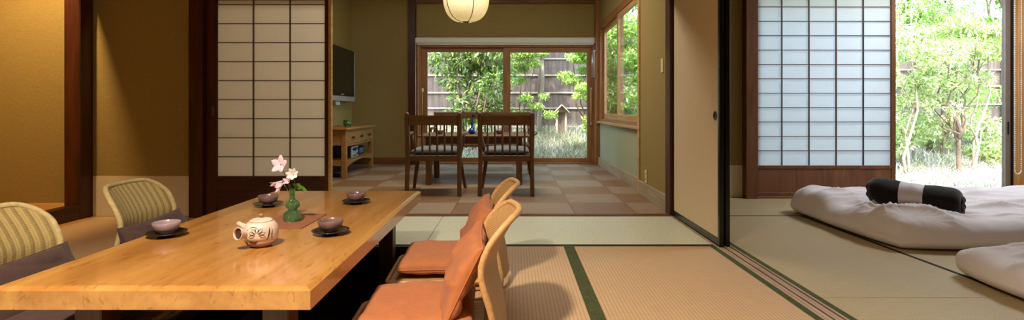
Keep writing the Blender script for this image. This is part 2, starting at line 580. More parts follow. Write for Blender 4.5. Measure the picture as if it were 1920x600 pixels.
M['chairx'] = wood('walnut_chair_across', lin(82, 54, 30), lin(124, 88, 52), 'x', 1.5, .4)
M['greycloth'] = woven('slate_cushion', lin(112, 118, 120), freq=800, var=.15)
M['console'] = wood('oak_console', lin(132, 92, 46), lin(166, 122, 66), 'y', 1.2, .45)
M['tvbody'] = plain('tv_black', lin(18, 18, 18), .35)
M['screen'] = plain('tv_screen', lin(20, 24, 22), .12, var=.02)
M['silver'] = plain('silver_plastic', lin(176, 178, 176), .35, metal=.3)
M['white'] = plain('white_plastic', lin(226, 226, 220), .4, var=.03)
M['chrome'] = plain('brushed_steel', lin(200, 200, 196), .25, metal=.9)
M['cable'] = plain('black_cable', lin(16, 16, 16), .5)
M['celadon'] = plain('green_celadon', lin(74, 100, 72), .25, var=.2)
M['display'] = plain('dark_display', lin(24, 34, 48), .2)
M['washi'] = translucent('lantern_paper', lin(240, 230, 196), .5)
M['rib'] = plain('lantern_rib', lin(64, 44, 22), .5)
M['ivory'] = plain('ivory_plastic', lin(222, 206, 150), .4, var=.02)
M['cotton'] = plain('white_cotton', lin(222, 214, 214), .8, spec=.2, var=.02, nscale=8, sheen=.15)
M['cottons'] = plain('white_sheet_cotton', lin(222, 208, 196), .8, spec=.2, var=.02, nscale=8)
M['towel'] = plain('dark_brown_fleece', lin(30, 24, 21), .95, spec=.1, var=.3, nscale=220, sheen=.3, bmp=.6)
M['band'] = plain('pale_grey_paper_band', lin(206, 196, 194), .5, var=.02)
M['alu'] = plain('bronze_aluminium', lin(150, 132, 118), .4, metal=.4)
M['glass'] = thin_glass('window_glass')
M['cedar'] = wood('window_cedar', lin(130, 84, 42), lin(166, 116, 64), 'z', 1.2, .45)
M['cedarx'] = wood('window_cedar_across', lin(130, 84, 42), lin(166, 116, 64), 'x', 1.2, .45)
M['blind'] = plain('blind_box_white', lin(222, 218, 204), .45, var=.02)
M['fence'] = wood('weathered_fence_board', lin(74, 60, 54), lin(118, 104, 95), 'z', .8, .8)
M['fencex'] = wood('weathered_fence_rail', lin(140, 124, 112), lin(190, 174, 158), 'x', .8, .8)
M['bark'] = plain('brown_bark', lin(112, 94, 78), .9, var=.3, nscale=30, bmp=.5)
M['barkpale'] = plain('pale_bark', lin(150, 136, 120), .9, var=.25, nscale=30, bmp=.4)
M['earth'] = plain('garden_soil', lin(150, 138, 112), .95, var=.4, nscale=6, bmp=.5)
M['roof'] = plain('roof_shingle', lin(80, 76, 72), .8)
M['ext'] = plain('outside_plaster', lin(170, 150, 120), .9)


def leafmat(name, cols):
    n = len(cols)
    return translucent(name, None, .38, island=[(i / (n - 1), c) for i, c in enumerate(cols)])


M['leaf_dark'] = leafmat('camellia_leaf', [lin(44, 76, 28), lin(84, 124, 46), lin(132, 168, 70), lin(200, 210, 120)])
M['leaf_lime'] = leafmat('lime_leaf', [lin(120, 152, 70), lin(178, 196, 118), lin(222, 228, 184)])
M['leaf_mid'] = leafmat('fresh_green_leaf', [lin(92, 142, 52), lin(136, 180, 74), lin(182, 210, 112)])
M['leaf_maple'] = leafmat('maple_leaf', [lin(120, 164, 62), lin(166, 200, 92), lin(210, 226, 140)])
M['blade'] = leafmat('dry_grass_blade', [lin(140, 132, 108), lin(190, 184, 166), lin(220, 214, 202), lin(236, 232, 226)])
M['blade_green'] = leafmat('green_grass_blade', [lin(96, 132, 60), lin(140, 168, 84), lin(186, 200, 130)])

# ------------------------------------------------------------------ camera
cam_d = bpy.data.cameras.new('camera')
cam = bpy.data.objects.new('camera', cam_d)
COL.objects.link(cam)
cam.location = (0, 0, .84)
cam.rotation_euler = (R(90), 0, 0)
cam_d.sensor_width = 36
cam_d.lens = 18.75
cam_d.shift_x = -2 / 1920
cam_d.shift_y = -95 / 1920
cam_d.clip_start = .05
SC.camera = cam
SC.view_settings.view_transform = 'Standard'
SC.view_settings.look = 'None'
SC.view_settings.gamma = 1.0
SC.view_settings.use_curve_mapping = False
SC.view_settings.exposure = 1.18


def struct(name, mb, mat, label, cat, loc=(0, 0, 0)):
    o = mb.build(name, mat, None, loc=loc)
    return tag(o, label, cat, None, 'structure')


def sthing(name, label, cat, loc=(0, 0, 0)):
    return thing(name, label, cat, loc, 0, None, 'structure')


# ================================================================== SHELL
PIT = (-1.36, 1.50, -.60, 3.27)   # x0,y0,x1,y1

# floor of the sitting room
fl = MB()
fl.box(-4.7, -1.6, -.2, PIT[0], 4.2, -.05); fl.box(PIT[2], -1.6, -.2, 1.24, 4.2, -.05)
fl.box(PIT[0], -1.6, -.2, PIT[2], PIT[1], -.05); fl.box(PIT[0], PIT[3], -.2, PIT[2], 4.2, -.05)
floor = struct('floor', fl, M['pit'], 'straw tatami floor of the front sitting room with a sunken foot pit', 'floor')


def mat_piece(parent, x0, y0, x1, y1, m, edges, bm, bw=.032):
    g = .0015
    o = MB().box(x0 + g, y0 + g, -.05, x1 - g, y1 - g, 0, .002).build('tatami_mat', m, parent, True)
    if edges:
        b = MB()
        if 'l' in edges: b.box(x0, y0 + g, -.03, x0 + bw, y1 - g, .0015)
        if 'r' in edges: b.box(x1 - bw, y0 + g, -.03, x1, y1 - g, .0015)
        if 'n' in edges: b.box(x0 + g, y0 + g, -.03, x1 - g, y0 + bw, .0015)
        if 'f' in edges: b.box(x0 + g, y1 - bw, -.03, x1 - g, y1 - g, .0015)
        b.build('border', bm, o, True)
    return o


T = 3.29
mat_piece(floor, .34, T - 1.82, 1.24, T, M['tata_y'], 'lr', M['heri'], .033)
mat_piece(floor, .34, T - 3.64, 1.24, T - 1.82, M['tata_y'], 'lr', M['heri'], .033)
mat_piece(floor, PIT[2] + .02, T - 1.82, .34, T, M['tata_y'], 'r', M['heri'], .03)
mat_piece(floor, -.56, T - 3.64, .34, T - 1.82, M['tata_y'], 'lr', M['heri'], .03)
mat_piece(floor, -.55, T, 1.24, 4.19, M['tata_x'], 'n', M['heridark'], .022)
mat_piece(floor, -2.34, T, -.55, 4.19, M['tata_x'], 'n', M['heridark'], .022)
mat_piece(floor, -3.24, T - .91, -2.34, 4.19, M['tata_y'], 'r', M['heri'], .03)
mat_piece(floor, -3.24, T - 2.73, -2.34, T - .91, M['tata_y'], 'r', M['heri'], .03)
mat_piece(floor, -2.34, T - 1.82, PIT[0] - .02, T, M['tata_y'], 'l', M['heri'], .03)
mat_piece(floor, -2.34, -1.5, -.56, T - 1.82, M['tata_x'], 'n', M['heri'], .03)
mat_piece(floor, -3.24, -1.5, -2.34, T - 2.73, M['tata_y'], 'r', M['heri'], .03)
pb = MB()
x0, y0, x1, y1 = PIT
pb.box(x0 - .03, y0 - .03, -.45, x1 + .03, y1 + .03, -.42)
pb.box(x0 - .02, y0, -.42, x0, y1, -.001); pb.box(x1, y0, -.42, x1 + .02, y1, -.001)
pb.box(x0 - .02, y0 - .02, -.42, x1 + .02, y0, -.001); pb.box(x0 - .02, y1, -.42, x1 + .02, y1 + .02, -.001)
pb.build('pit_lining', M['pit'], floor, True)
MB().box(-.62, 3.27, -.05, 1.24, 3.29, .001).build('edge_strip', M['heridark'], floor, True)
MB().box(-3.38, -1.6, -.05, -3.24, 4.19, 0).build('edge_board', M['alcfloor'], floor, True)

# carpet room floor
c = MB().box(-2.6, 4.26, -.2, 1.42, 8.3, 0)
carpet = struct('floor.001', c, M['carpet'], 'square brown carpet tiles on the floor of the dining room behind', 'floor', loc=(0, 4.3, 0))
sill = MB().box(-2.5, 4.185, -.06, 1.24, 4.26, .006, .003)
sill.box(-2.5, 4.205, -.06, 1.24, 4.213, .0075).box(-2.5, 4.232, -.06, 1.24, 4.240, .0075)
struct('trim_1', sill, M['midx'], 'brown wooden threshold strip between straw matting and carpet tiles', 'threshold')

# bedroom floor
bf = MB().box(1.34, -1.6, -.2, 6.0, 5.2, -.05)
bfloor = struct('floor.002', bf, M['pit'], 'straw tatami floor of the bedroom beside the bedding', 'floor')
for k, ya in enumerate((-1.26, .56, 2.38)):
    mat_piece(bfloor, 1.34, ya, 2.265, ya + 1.82, M['tata_b'], 'l', M['heri'], .033)
    mat_piece(bfloor, 2.265, ya, 3.17, ya + 1.82, M['tata_b'], 'l', M['heridark'], .02)
    mat_piece(bfloor, 3.17, ya, 4.08, ya + 1.82, M['tata_b'], 'r', M['heri'], .03)
    mat_piece(bfloor, 4.08, ya, 5.9, ya + 1.82, M['tata_b'], '', M['heri'], .03)
mat_piece(bfloor, 1.34, 4.2, 3.16, 5.085, M['tata_x' if 0 else 'tata_b'], 'n', M['heridark'], .014)
mat_piece(bfloor, 3.16, 4.2, 5.9, 5.085, M['tata_b'], 'n', M['heridark'], .014)

# threshold with two grooves for the sliding panels
th = MB().box(1.24, -1.6, -.12, 1.34, 4.26, -.004)
th.box(1.24, -1.6, -.01, 1.254, 4.25, .003, .001).box(1.288, -1.6, -.01, 1.298, 4.25, .003, .001).box(1.330, -1.6, -.01, 1.34, 4.25, .003, .001)
th.box(1.262, -1.6, -.01, 1.280, 4.25, -.001).box(1.305, -1.6, -.01, 1.323, 4.25, -.001)
tho = struct('trim_2', th, M['groove'], 'pale wooden threshold with grooves leading to the sliding paper doors', 'threshold')
g = MB()
for xx in (1.254, 1.283, 1.2985, 1.3255):
    g.box(xx, -1.6, -.01, xx + .004, 4.25, .0005)
g.build('groove', M['groovedark'], tho, True)

# walls ------------------------------------------------------------
H = 2.42
w = MB().box(-4.7, 4.2, -.2, -2.52, 4.3, H)
wb = struct('wall_back', w, M['wall'], 'dark ochre wall between the alcove post and the paper screen', 'wall')
MB().box(-3.31, 4.194, 0, -2.51, 4.2, .315).build('wainscot', M['wallbase'], wb, True)['label'] = 'white paper wainscot'
w = MB().box(-2.52, 4.2, 1.80, 1.24, 4.3, H)
struct('wall_lintel', w, M['wall'], 'ochre wall above the wide opening to the dining room', 'wall')
struct('trim_3', MB().box(-2.52, 4.17, 1.74, 1.24, 4.3, 1.80, .004), M['darkbeamx'], 'dark lintel beam over the opening to the dining room', 'beam')
struct('wall_left', MB().box(-4.8, -1.7, -.2, -4.7, 4.3, H), M['wall'], 'ochre wall at the back of the alcove', 'wall')
struct('wall_rear', MB().box(-4.8, -1.7, -.2, 6.1, -1.6, H), M['wall'], 'ochre wall behind the viewer', 'wall')
struct('ceiling', MB().box(-4.8, -1.7, H, 1.36, 4.3, H + .1), M['ceil'], 'boarded cedar ceiling over the front room', 'ceiling')

# alcove
al = MB().box(-4.7, .2, -.02, -3.40, 4.2, .103)
struct('floor.003', al, M['alcfloor'], 'raised pale wooden floor of the alcove at the left', 'floor')
struct('trim_4', MB().box(-3.40, .2, -.02, -3.31, 4.08, .108, .004), M['darkbeam'], 'dark lacquered beam edging the raised alcove floor', 'beam')
struct('trim_5', MB().box(-3.43, 4.07, 0, -3.305, 4.2, H, .006), M['darkpost'], 'dark square post at the alcove corner', 'post')
struct('trim_6', MB().box(-3.36, .2, 1.87, -3.31, 4.07, 1.95, .004), M['darkbeam'], 'dark beam across the top of the alcove', 'beam')
struct('wall_alcove', MB().box(-3.36, .2, 1.95, -3.325, 4.07, H), M['wall'], 'ochre wall strip above the alcove beam', 'wall')
struct('wall_alcove_side', MB().box(-4.7, .1, -.1, -3.33, .2, H), M['wall'], 'ochre wall at the near end of the alcove', 'wall')
# post left of the shoji
struct('trim_7', MB().box(-2.51, 4.12, 0, -2.405, 4.3, H, .006), M['darkpost'], 'dark square post left of the large paper screen', 'post')

# dining-room shell
H2 = 2.62
w = MB().box(-2.60, 4.3, -.2, -2.48, 8.35, H2)
struct('wall_left.001', w, M['wall'], 'ochre wall carrying the television', 'wall')
w = MB().box(-2.60, 8.2, -.2, -1.5, 8.35, H2).box(-1.5, 8.2, 1.86, 1.30, 8.35, H2).box(-1.5, 8.2, -.2, 1.30, 8.35, .0)
struct('wall_back.001', w, M['wall'], 'ochre wall around the garden window of the dining room', 'wall')
struct('trim_8', MB().box(-1.595, 8.12, 0, -1.485, 8.2, H2, .005), M['darkpost'], 'brown square post left of the garden window', 'post')
struct('trim_9', MB().box(-1.485, 8.15, 2.46, 1.27, 8.2, 2.51, .004), M['midx'], 'thin wooden rail high on the wall over the garden window', 'rail')
struct('ceiling.001', MB().box(-2.6, 4.2, H2, 1.5, 8.35, H2 + .1), M['ceil'], 'boarded ceiling over the dining room', 'ceiling')
struct('baseboard_back', MB().box(-2.48, 8.175, 0, -1.595, 8.2, .10, .004), M['midx'], 'dark wooden baseboard under the plain ochre wall behind the cabinet', 'baseboard')
struct('baseboard_left', MB().box(-2.48, 4.3, 0, -2.455, 8.175, .10, .004), M['midy'], 'dark wooden baseboard behind the cabinet and television wall', 'baseboard')
# right side of the dining room
w = MB().box(1.27, 4.3, -.2, 1.40, 5.32, H2)
wr = struct('wall_right', w, M['wall'], 'ochre wall with the light switch beside the sliding paper door', 'wall')
w = MB().box(1.31, 5.32, -.2, 1.42, 8.2, .655)
struct('wall_right.001', w, M['greywall'], 'pale low wall below the corner window', 'wall')
struct('wall_right.002', MB().box(1.30, 5.32, 2.12, 1.42, 8.2, H2), M['wall'], 'ochre wall strip above the corner window', 'wall')
struct('baseboard_right', MB().box(1.285, 5.40, 0, 1.31, 8.16, .125, .003), M['greywood'], 'pale wooden baseboard under the corner window', 'baseboard')
struct('baseboard_right.001', MB().box(1.25, 4.34, 0, 1.27, 5.32, .135, .003), M['greywood'], 'pale wooden baseboard below the light switch and socket', 'baseboard')
struct('trim_10', MB().box(1.255, 5.32, 0, 1.31, 5.39, H2, .004), M['lightwood'], 'slim pale wooden upright at the near side of the corner window', 'post')
struct('trim_11', MB().box(1.235, 4.20, 0, 1.33, 4.33, H2, .004), M['darkpost'], 'dark post where the sliding paper doors meet the dining room', 'post')
struct('trim_12', MB().box(1.245, 8.05, 0, 1.42, 8.35, H2, .004), M['cedar'], 'cedar corner post between the garden window and corner window', 'post')

# partition over the sliding doors
struct('wall_partition', MB().box(1.25, -1.6, 1.82, 1.34, 4.2, H), M['wall'], 'ochre wall above the sliding paper doors', 'wall')
struct('trim_13', MB().box(1.235, -1.6, 1.755, 1.345, 4.2, 1.82, .003), M['darkbeam'], 'dark grooved head rail above the sliding paper doors', 'beam')

# bedroom shell
bw = MB().box(1.33, 4.33, -.2, 1.40, 5.09, H)
struct('wall_left.002', bw, M['wall'], 'ochre side wall of the bedroom behind the sliding paper doors', 'wall')
bw = MB().box(1.33, 5.09, -.2, 2.20, 5.2, H)
bwo = struct('wall_back.002', bw, M['wall'], 'narrow ochre wall between black door edge and brown post', 'wall')
MB().box(1.40, 5.084, 0, 2.19, 5.09, .305).build('wainscot', M['wallbase'], bwo, True)['label'] = 'white paper wainscot'
bw = MB().box(2.20, 5.12, 2.0, 4.86, 5.3, H).box(4.98, 5.09, -.2, 6.1, 5.3, H).box(2.20, 5.12, -.3, 4.98, 5.3, -.02)
struct('wall_back.003', bw, M['wall'], 'ochre wall over the bedroom window', 'wall')
struct('wall_right.003', MB().box(6.0, -1.7, -.2, 6.1, 5.3, H), M['wall'], 'ochre far right wall of the bedroom', 'wall')
struct('ceiling.002', MB().box(1.3, -1.7, H, 6.1, 5.3, H + .1), M['ceil'], 'boarded cedar ceiling over the bedroom', 'ceiling')
struct('trim_14', MB().box(2.185, 5.0, 0, 2.30, 5.2, H, .005), M['midpost'], 'brown grained post left of the bedroom paper screen', 'post')
struct('trim_15', MB().box(4.775, 5.03, 0, 5.02, 5.2, H, .005), M['honey'], 'honey brown post right of the bedroom window behind the bead chain', 'post')
struct('trim_16', MB().box(2.30, 5.02, 1.98, 4.82, 5.14, 2.06, .003), M['midx'], 'brown head rail over the bedroom window', 'beam')
struct('trim_17', MB().box(2.30, 5.02, -.05, 4.82, 5.14, .018, .003), M['midx'], 'brown sill track under the bedroom paper screen', 'sill')

# ================================================================== SHOJI / FUSUMA / WINDOWS
def shoji(name, label, x0, x1, y, zb, zpap, ztop, xs, zs, sl, sr, frame, board, lath, t=.032, paper='paper'):
    o = sthing(name, label, 'paper screen', ((x0 + x1) / 2, y, 0))
    f = MB()
    f.box(x0, y, .006, x0 + sl, y + t, ztop, .002)
    f.box(x1 - sr, y, .006, x1, y + t, ztop, .002)
    f.box(x0 + sl, y, ztop - .05, x1 - sr, y + t, ztop, .002)
    f.box(x0 + sl, y, zpap - .03, x1 - sr, y + t, zpap, .002)
    f.box(x0 + sl, y, .006, x1 - sr, y + t, .05, .002)
    f.build('frame', frame, o, True)
    MB().box(x0 + sl, y + .008, .05, x1 - sr, y + t - .008, zpap - .03).build('skirt_board', board, o, True)
    MB().add([(x0 + sl, y + .020, zpap), (x1 - sr, y + .020, zpap), (x1 - sr, y + .020, ztop - .05), (x0 + sl, y + .020, ztop - .05)], [(0, 1, 2, 3)]).build('paper', M[paper], o, True)
    l = MB()
    for xx in xs: l.box(xx - .0035, y + .003, zpap, xx + .0035, y + .019, ztop - .05)
    for zz in zs: l.box(x0 + sl, y + .004, zz - .003, x1 - sr, y + .0185, zz + .003)
    l.build('lattice', lath, o, True)
    return o


# sitting room screen : x 385..620 px at Y 4.16
Ys = 4.165
k = Ys / 1000
X = lambda px: (px - 962) * k
Z = lambda py: .84 - (py - 205) * k
zr = [Z(330 - 35.75 * i) for i in range(0, 10)]
while zr[-1] + 35.75 * k < 1.70: zr.append(zr[-1] + 35.75 * k)
d1 = shoji('door_1', 'tall paper screen with dark wooden lattice left of the television', X(386), X(615.5), Ys, 0, Z(330.5), 1.745, [X(474), X(543)], zr[1:], X(406.5) - X(386), X(615.5) - X(608.5), M['darkpost'], M['darkboard'], M['lath'])
MB().box(X(615.7), Ys - .004, .006, X(621), Ys + .036, 1.745, .002).build('edge_strip', M['lightwood'], d1, True)['label'] = 'pale wooden edge strip'
MB().box(X(397), Ys - .003, Z(218), X(402), Ys + .001, Z(198), .001).build('pull', M['brass'], d1, True)['label'] = 'small metal finger pull'

# bedroom screen
Ys = 5.06
k = Ys / 1000
zr = [Z(310 - 27.05 * i) for i in range(0, 12)]
while zr[-1] + 27.05 * k < 1.92: zr.append(zr[-1] + 27.05 * k)
shoji('door_2', 'white paper screen with fine lattice left of the bedroom window', X(1412), X(1680), Ys, 0, Z(310.5), 1.975, [X(1467), X(1518), X(1569), X(1620)], zr[1:], X(1419) - X(1412), X(1680) - X(1672), M['midpost'], M['board'], M['lathr'], .03, 'paperw')

# bedroom glass window
W3 = sthing('window_1', 'tall clear glass window looking onto the pale flowering garden tree', 'window', (4.1, 5.13, 0))
f = MB()
for (a, b) in ((2.31, 2.36), (3.60, 3.66), (4.706, 4.760)):
    f.box(a, 5.10, .02, b, 5.14, 1.97, .003)
f.box(2.36, 5.102, .02, 4.70, 5.138, .085, .003).box(2.36, 5.102, 1.91, 4.70, 5.138, 1.97, .003)
f.build('frame', M['alu'], W3, True)
MB().box(4.697, 5.096, .085, 4.708, 5.10, 1.91).build('gasket', M['silver'], W3, True)
MB().box(2.34, 5.117, .07, 3.62, 5.121, 1.93).build('pane', M['glass'], W3, True)
MB().box(3.64, 5.117, .07, 4.72, 5.121, 1.93).build('pane', M['glass'], W3, True)
MB().box(4.725, 5.088, .60, 4.737, 5.10, .72, .003).build('latch', M['tvbody'], W3, True)
MB().box(4.760, 5.09, .018, 4.776, 5.13, 2.0).build('jamb', M['tvbody'], W3, True)

# dining room garden window (two sliding sashes)
Ys = 8.2
k = Ys / 1000
W1 = sthing('window_2', 'wide wooden sliding garden window behind the dining table', 'window', (-.12, 8.2, 0))
f = MB()
f.box(-1.485, 8.17, 0, -1.42, 8.32, 1.86, .003)
f.box(1.215, 8.17, 0, 1.25, 8.32, 1.86, .003)
f.box(-1.42, 8.17, 1.795, 1.215, 8.32, 1.86, .003)
f.box(-1.42, 8.16, -.05, 1.215, 8.32, .028, .003)
f.build('frame', M['cedar'], W1, True)
MB().box(-1.46, 8.158, .03, -1.445, 8.17, 1.80).build('track', M['lightwood'], W1, True)


def sash(x0, x1, y, z0, z1, sl, sr, tr, br, hx, name='sash'):
    s = MB()
    s.box(x0, y, z0, x0 + sl, y + .04, z1, .003).box(x1 - sr, y, z0, x1, y + .04, z1, .003)
    o = s.build(name, M['cedar'], W1, True)
    MB().box(x0 + sl, y + .002, z1 - tr, x1 - sr, y + .038, z1, .002).box(x0 + sl, y + .002, z0, x1 - sr, y + .038, z0 + br, .002).build('rail', M['cedarx'], o, True)
    MB().box(x0 + sl - .01, y + .018, z0 + br - .01, x1 - sr + .01, y + .022, z1 - tr + .01).build('pane', M['glass'], o, True)
    h = MB()
    zz = .62
    h.tube([(hx, y, zz), (hx, y - .03, zz)], .007, 8)
    h.tube([(hx, y, zz + .52), (hx, y - .03, zz + .52)], .007, 8)
    h.box(hx - .016, y - .034, zz - .03, hx + .016, y - .006, zz + .03, .004).box(hx - .016, y - .034, zz + .49, hx + .016, y - .006, zz + .55, .004)
    h.build('handle_bracket', M['chrome'], o, True)
    MB().tube([(hx, y - .024, zz + .02), (hx, y - .024, zz + .50)], .011, 10).build('handle_bar', M['lightwood'], o, True)
    return o


sash(X(786), X(957), 8.255, .03, 1.80, X(800) - X(786), X(957) - X(943), .075, .06, X(791))
sash(X(943), X(1115), 8.205, .03, 1.80, X(957) - X(943), X(1115) - X(1101), .085, .06, X(1108))

# roller blind over it
rb = thing('roller_blind', 'white roller blind box above the wide garden window', 'blind', (-.12, 8.15, 1.86))
MB().box(-1.49, 8.10, 1.845, 1.25, 8.168, 1.935, .012).build('headbox', M['blind'], rb, True)
MB().box(-1.47, 8.125, 1.822, 1.23, 8.15, 1.846, .006).build('bottom_bar', M['white'], rb, True)
MB().box(1.25, 8.10, 1.87, 1.262, 8.168, 1.925, .004).build('end_cap', M['white'], rb, True)
MB().tube([(-1.478, 8.10, 1.86), (-1.478, 8.095, 1.2), (-1.478, 8.095, .62)], .004, 6).build('cord', M['white'], rb, True)

# corner window
W2 = sthing('window_3', 'corner window of the dining room above the pale low wall', 'window', (1.33, 6.8, .66))
f = MB()
f.box(1.30, 5.39, .655, 1.40, 5.43, 2.12, .003).box(1.30, 7.98, .655, 1.40, 8.05, 2.12, .003)
f.box(1.30, 5.43, 2.04, 1.40, 7.98, 2.12, .003)
f.box(1.30, 5.43, .655, 1.40, 7.98, .70, .003)
f.build('frame', M['cedar'], W2, True)
MB().box(1.262, 5.36, .632, 1.33, 8.05, .665, .004).build('sill', M['lightwood'], W2, True)


def side_sash(y0, y1, x, nm):
    s = MB()
    s.box(x, y0, .70, x + .035, y0 + .06, 2.04, .002).box(x, y1 - .06, .70, x + .035, y1, 2.04, .002)
    s.box(x, y0 + .06, .70, x + .035, y1 - .06, .775, .002).box(x, y0 + .06, 1.98, x + .035, y1 - .06, 2.04, .002)
    o = s.build('sash', M['lightwood'], W2, True)
    MB().box(x + .015, y0 + .055, .765, x + .019, y1 - .055, 1.985).build('pane', M['glass'], o, True)
    return o


side_sash(5.43, 6.75, 1.315, 'near')
side_sash(6.70, 7.98, 1.355, 'far')
MB().box(1.290, 5.475, 1.30, 1.314, 5.50, 1.68, .005).build('handle', M['darkpost'], W2, True)['label'] = 'dark wooden pull bar'

# steel bar handle on the corner post
bh = MB()
for zz in (1.33, 1.72): bh.tube([(1.246, 8.02, zz), (1.19, 8.02, zz)], .007, 8)
bhw = thing('bar_handle', 'steel and wood bar handle on the cedar corner post', 'handle', (1.24, 8.02, 1.5))
bh.tube([(1.19, 8.02, 1.31), (1.19, 8.02, 1.74)], .008, 8)
bh.build('bracket', M['chrome'], bhw, True)
MB().tube([(1.215, 8.02, 1.33), (1.215, 8.02, 1.72)], .012, 10).build('grip', M['lightwood'], bhw, True)

# two fusuma
def fusuma(name, label, x, y0, y1, zt=1.755):
    o = sthing(name, label, 'sliding door', (x + .013, (y0 + y1) / 2, 0))
    f = MB()
    f.box(x, y0, -.0005, x + .027, y0 + .03, zt, .002).box(x, y1 - .02, -.0005, x + .027, y1, zt, .002)
    f.box(x, y0 + .03, -.0005, x + .027, y1 - .02, .05, .002).box(x, y0 + .03, zt - .03, x + .027, y1 - .02, zt, .002)
    f.build('frame', M['lacquer'], o, True)
    MB().box(x + .003, y0 + .03, .05, x + .024, y1 - .02, zt - .03).build('panel', M['fusuma'], o, True)
    mm = Matrix.Translation((x + .003, y0 + .075, .80)) @ Matrix.Rotation(R(-90), 4, 'Y')
    hk = MB().lathe([(.0, .0005), (.022, .0005), (.024, .003), (.029, .003), (.030, 0)], 24, m=mm)
    hk.build('pull', M['lacquer'], o, True)['label'] = 'round dark recessed pull'
    return o


fusuma('door_3', 'cream sliding paper door with black frame and round pull', 1.2575, 3.25, 4.195)
fusuma('door_4', 'second sliding paper door stacked behind the cream one, on the bedroom side', 1.3005, 3.262, 4.195)

# light switch, outlet
sw = thing('light_switch', 'ivory light switch on the ochre wall beside the sliding door', 'switch', (1.27, 4.53, 1.21))
MB().box(1.262, 4.49, 1.152, 1.2695, 4.56, 1.272, .003).build('plate', M['ivory'], sw, True)
MB().box(1.258, 4.512, 1.18, 1.264, 4.538, 1.244, .002).build('rocker', M['white'], sw, True)
ot = thing('wall_outlet', 'ivory power socket low on the ochre wall above the baseboard', 'socket', (1.27, 5.08, .2))
MB().box(1.262, 5.045, .14, 1.2695, 5.115, .26, .003).build('plate', M['ivory'], ot, True)
for zz in (.175, .225):
    for yy in (5.073, 5.087):
        MB().box(1.2605, yy - .002, zz - .007, 1.2625, yy + .002, zz + .007).build('slot', M['tvbody'], ot, True)

# ================================================================== LOW TABLE
TX0, TX1, TY0, TY1, TZ0, TZ1 = -1.437, -.555, 1.46, 3.21, .291, .352
lt = thing('low_table', 'long honey coloured low wooden table over the foot pit', 'table', ((TX0 + TX1) / 2, (TY0 + TY1) / 2, 0))
b = .013


def table_top():
    s = MB()
    zs = TZ1 - .010
    vs = []
    for (ins, z) in ((0, TZ0), (0, zs), (.013, TZ1 - .0015), (.020, TZ1)):
        vs += [(TX0 + ins, TY0 + ins, z), (TX1 - ins, TY0 + ins, z), (TX1 - ins, TY1 - ins, z), (TX0 + ins, TY1 - ins, z)]
    fs = [(3, 2, 1, 0), (12, 13, 14, 15)]
    for r in range(3):
        for i in range(4):
            fs.append((r * 4 + i, r * 4 + (i + 1) % 4, (r + 1) * 4 + (i + 1) % 4, (r + 1) * 4 + i))
    return s.add(vs, fs)


table_top().build('table_top', M['table'], lt, True)
MB().box(TX0 + .12, TY0 + .14, .245, TX1 - .12, TY0 + .17, TZ0).box(TX0 + .12, TY1 - .17, .245, TX1 - .12, TY1 - .14, TZ0).box(TX0 + .12, TY0 + .17, .245, TX0 + .15, TY1 - .17, TZ0).box(TX1 - .15, TY0 + .17, .245, TX1 - .12, TY1 - .17, TZ0).build('apron', M['darkboard'], lt, True)
for (lx, ly) in ((TX0 + .16, TY0 + .18), (TX1 - .16, TY0 + .18), (TX0 + .16, TY1 - .18), (TX1 - .16, TY1 - .18)):
    MB().box(lx - .04, ly - .04, -.419, lx + .04, ly + .04, TZ0, .004).build('leg', M['darkpost'], lt, True)

# ================================================================== FLOOR CHAIRS
def lerp_tab(tab, z):
    for (a, xa), (b_, xb) in zip(tab, tab[1:]):
        if z <= b_:
            t = max(0, min(1, (z - a) / (b_ - a)))
            t = t * t * (3 - 2 * t)
            return xa + (xb - xa) * t
    return tab[-1][1]


# smooth spline-like profile of the back (forward is +x), by height
PROF = [(0.03, .0), (.15, .018), (.30, .05), (.38, .025), (.475, -.035)]


def prof(z):
    # Catmull-Rom on PROF
    P = PROF
    if z <= P[0][0]: return P[0][1]
    if z >= P[-1][0]: return P[-1][1]
    for i in range(len(P) - 1):
        if P[i][0] <= z <= P[i + 1][0]:
            p0 = P[max(i - 1, 0)]; p1 = P[i]; p2 = P[i + 1]; p3 = P[min(i + 2, len(P) - 1)]
            t = (z - p1[0]) / (p2[0] - p1[0])
            m1 = (p2[1] - p0[1]) / max(p2[0] - p0[0], 1e-6) * (p2[0] - p1[0])
            m2 = (p3[1] - p1[1]) / max(p3[0] - p1[0], 1e-6) * (p2[0] - p1[0])
            return (2 * t ** 3 - 3 * t * t + 1) * p1[1] + (t ** 3 - 2 * t * t + t) * m1 + (-2 * t ** 3 + 3 * t * t) * p2[1] + (t ** 3 - t * t) * m2


HW, ZTOP, RC = .218, .472, .095


def backx(y, z):
    conc = .045 + .012 * min(1, max(0, (z - .08) / .3))
    return prof(z) - conc * (1 - (y / HW) ** 2)


def halfw(z):
    base = HW - .02 * max(0, (.25 - z) / .25)
    zc = ZTOP - RC
    if z <= zc: return base
    t = min(1, (z - zc) / RC)
    return base - RC + RC * math.sqrt(max(0, 1 - t * t))


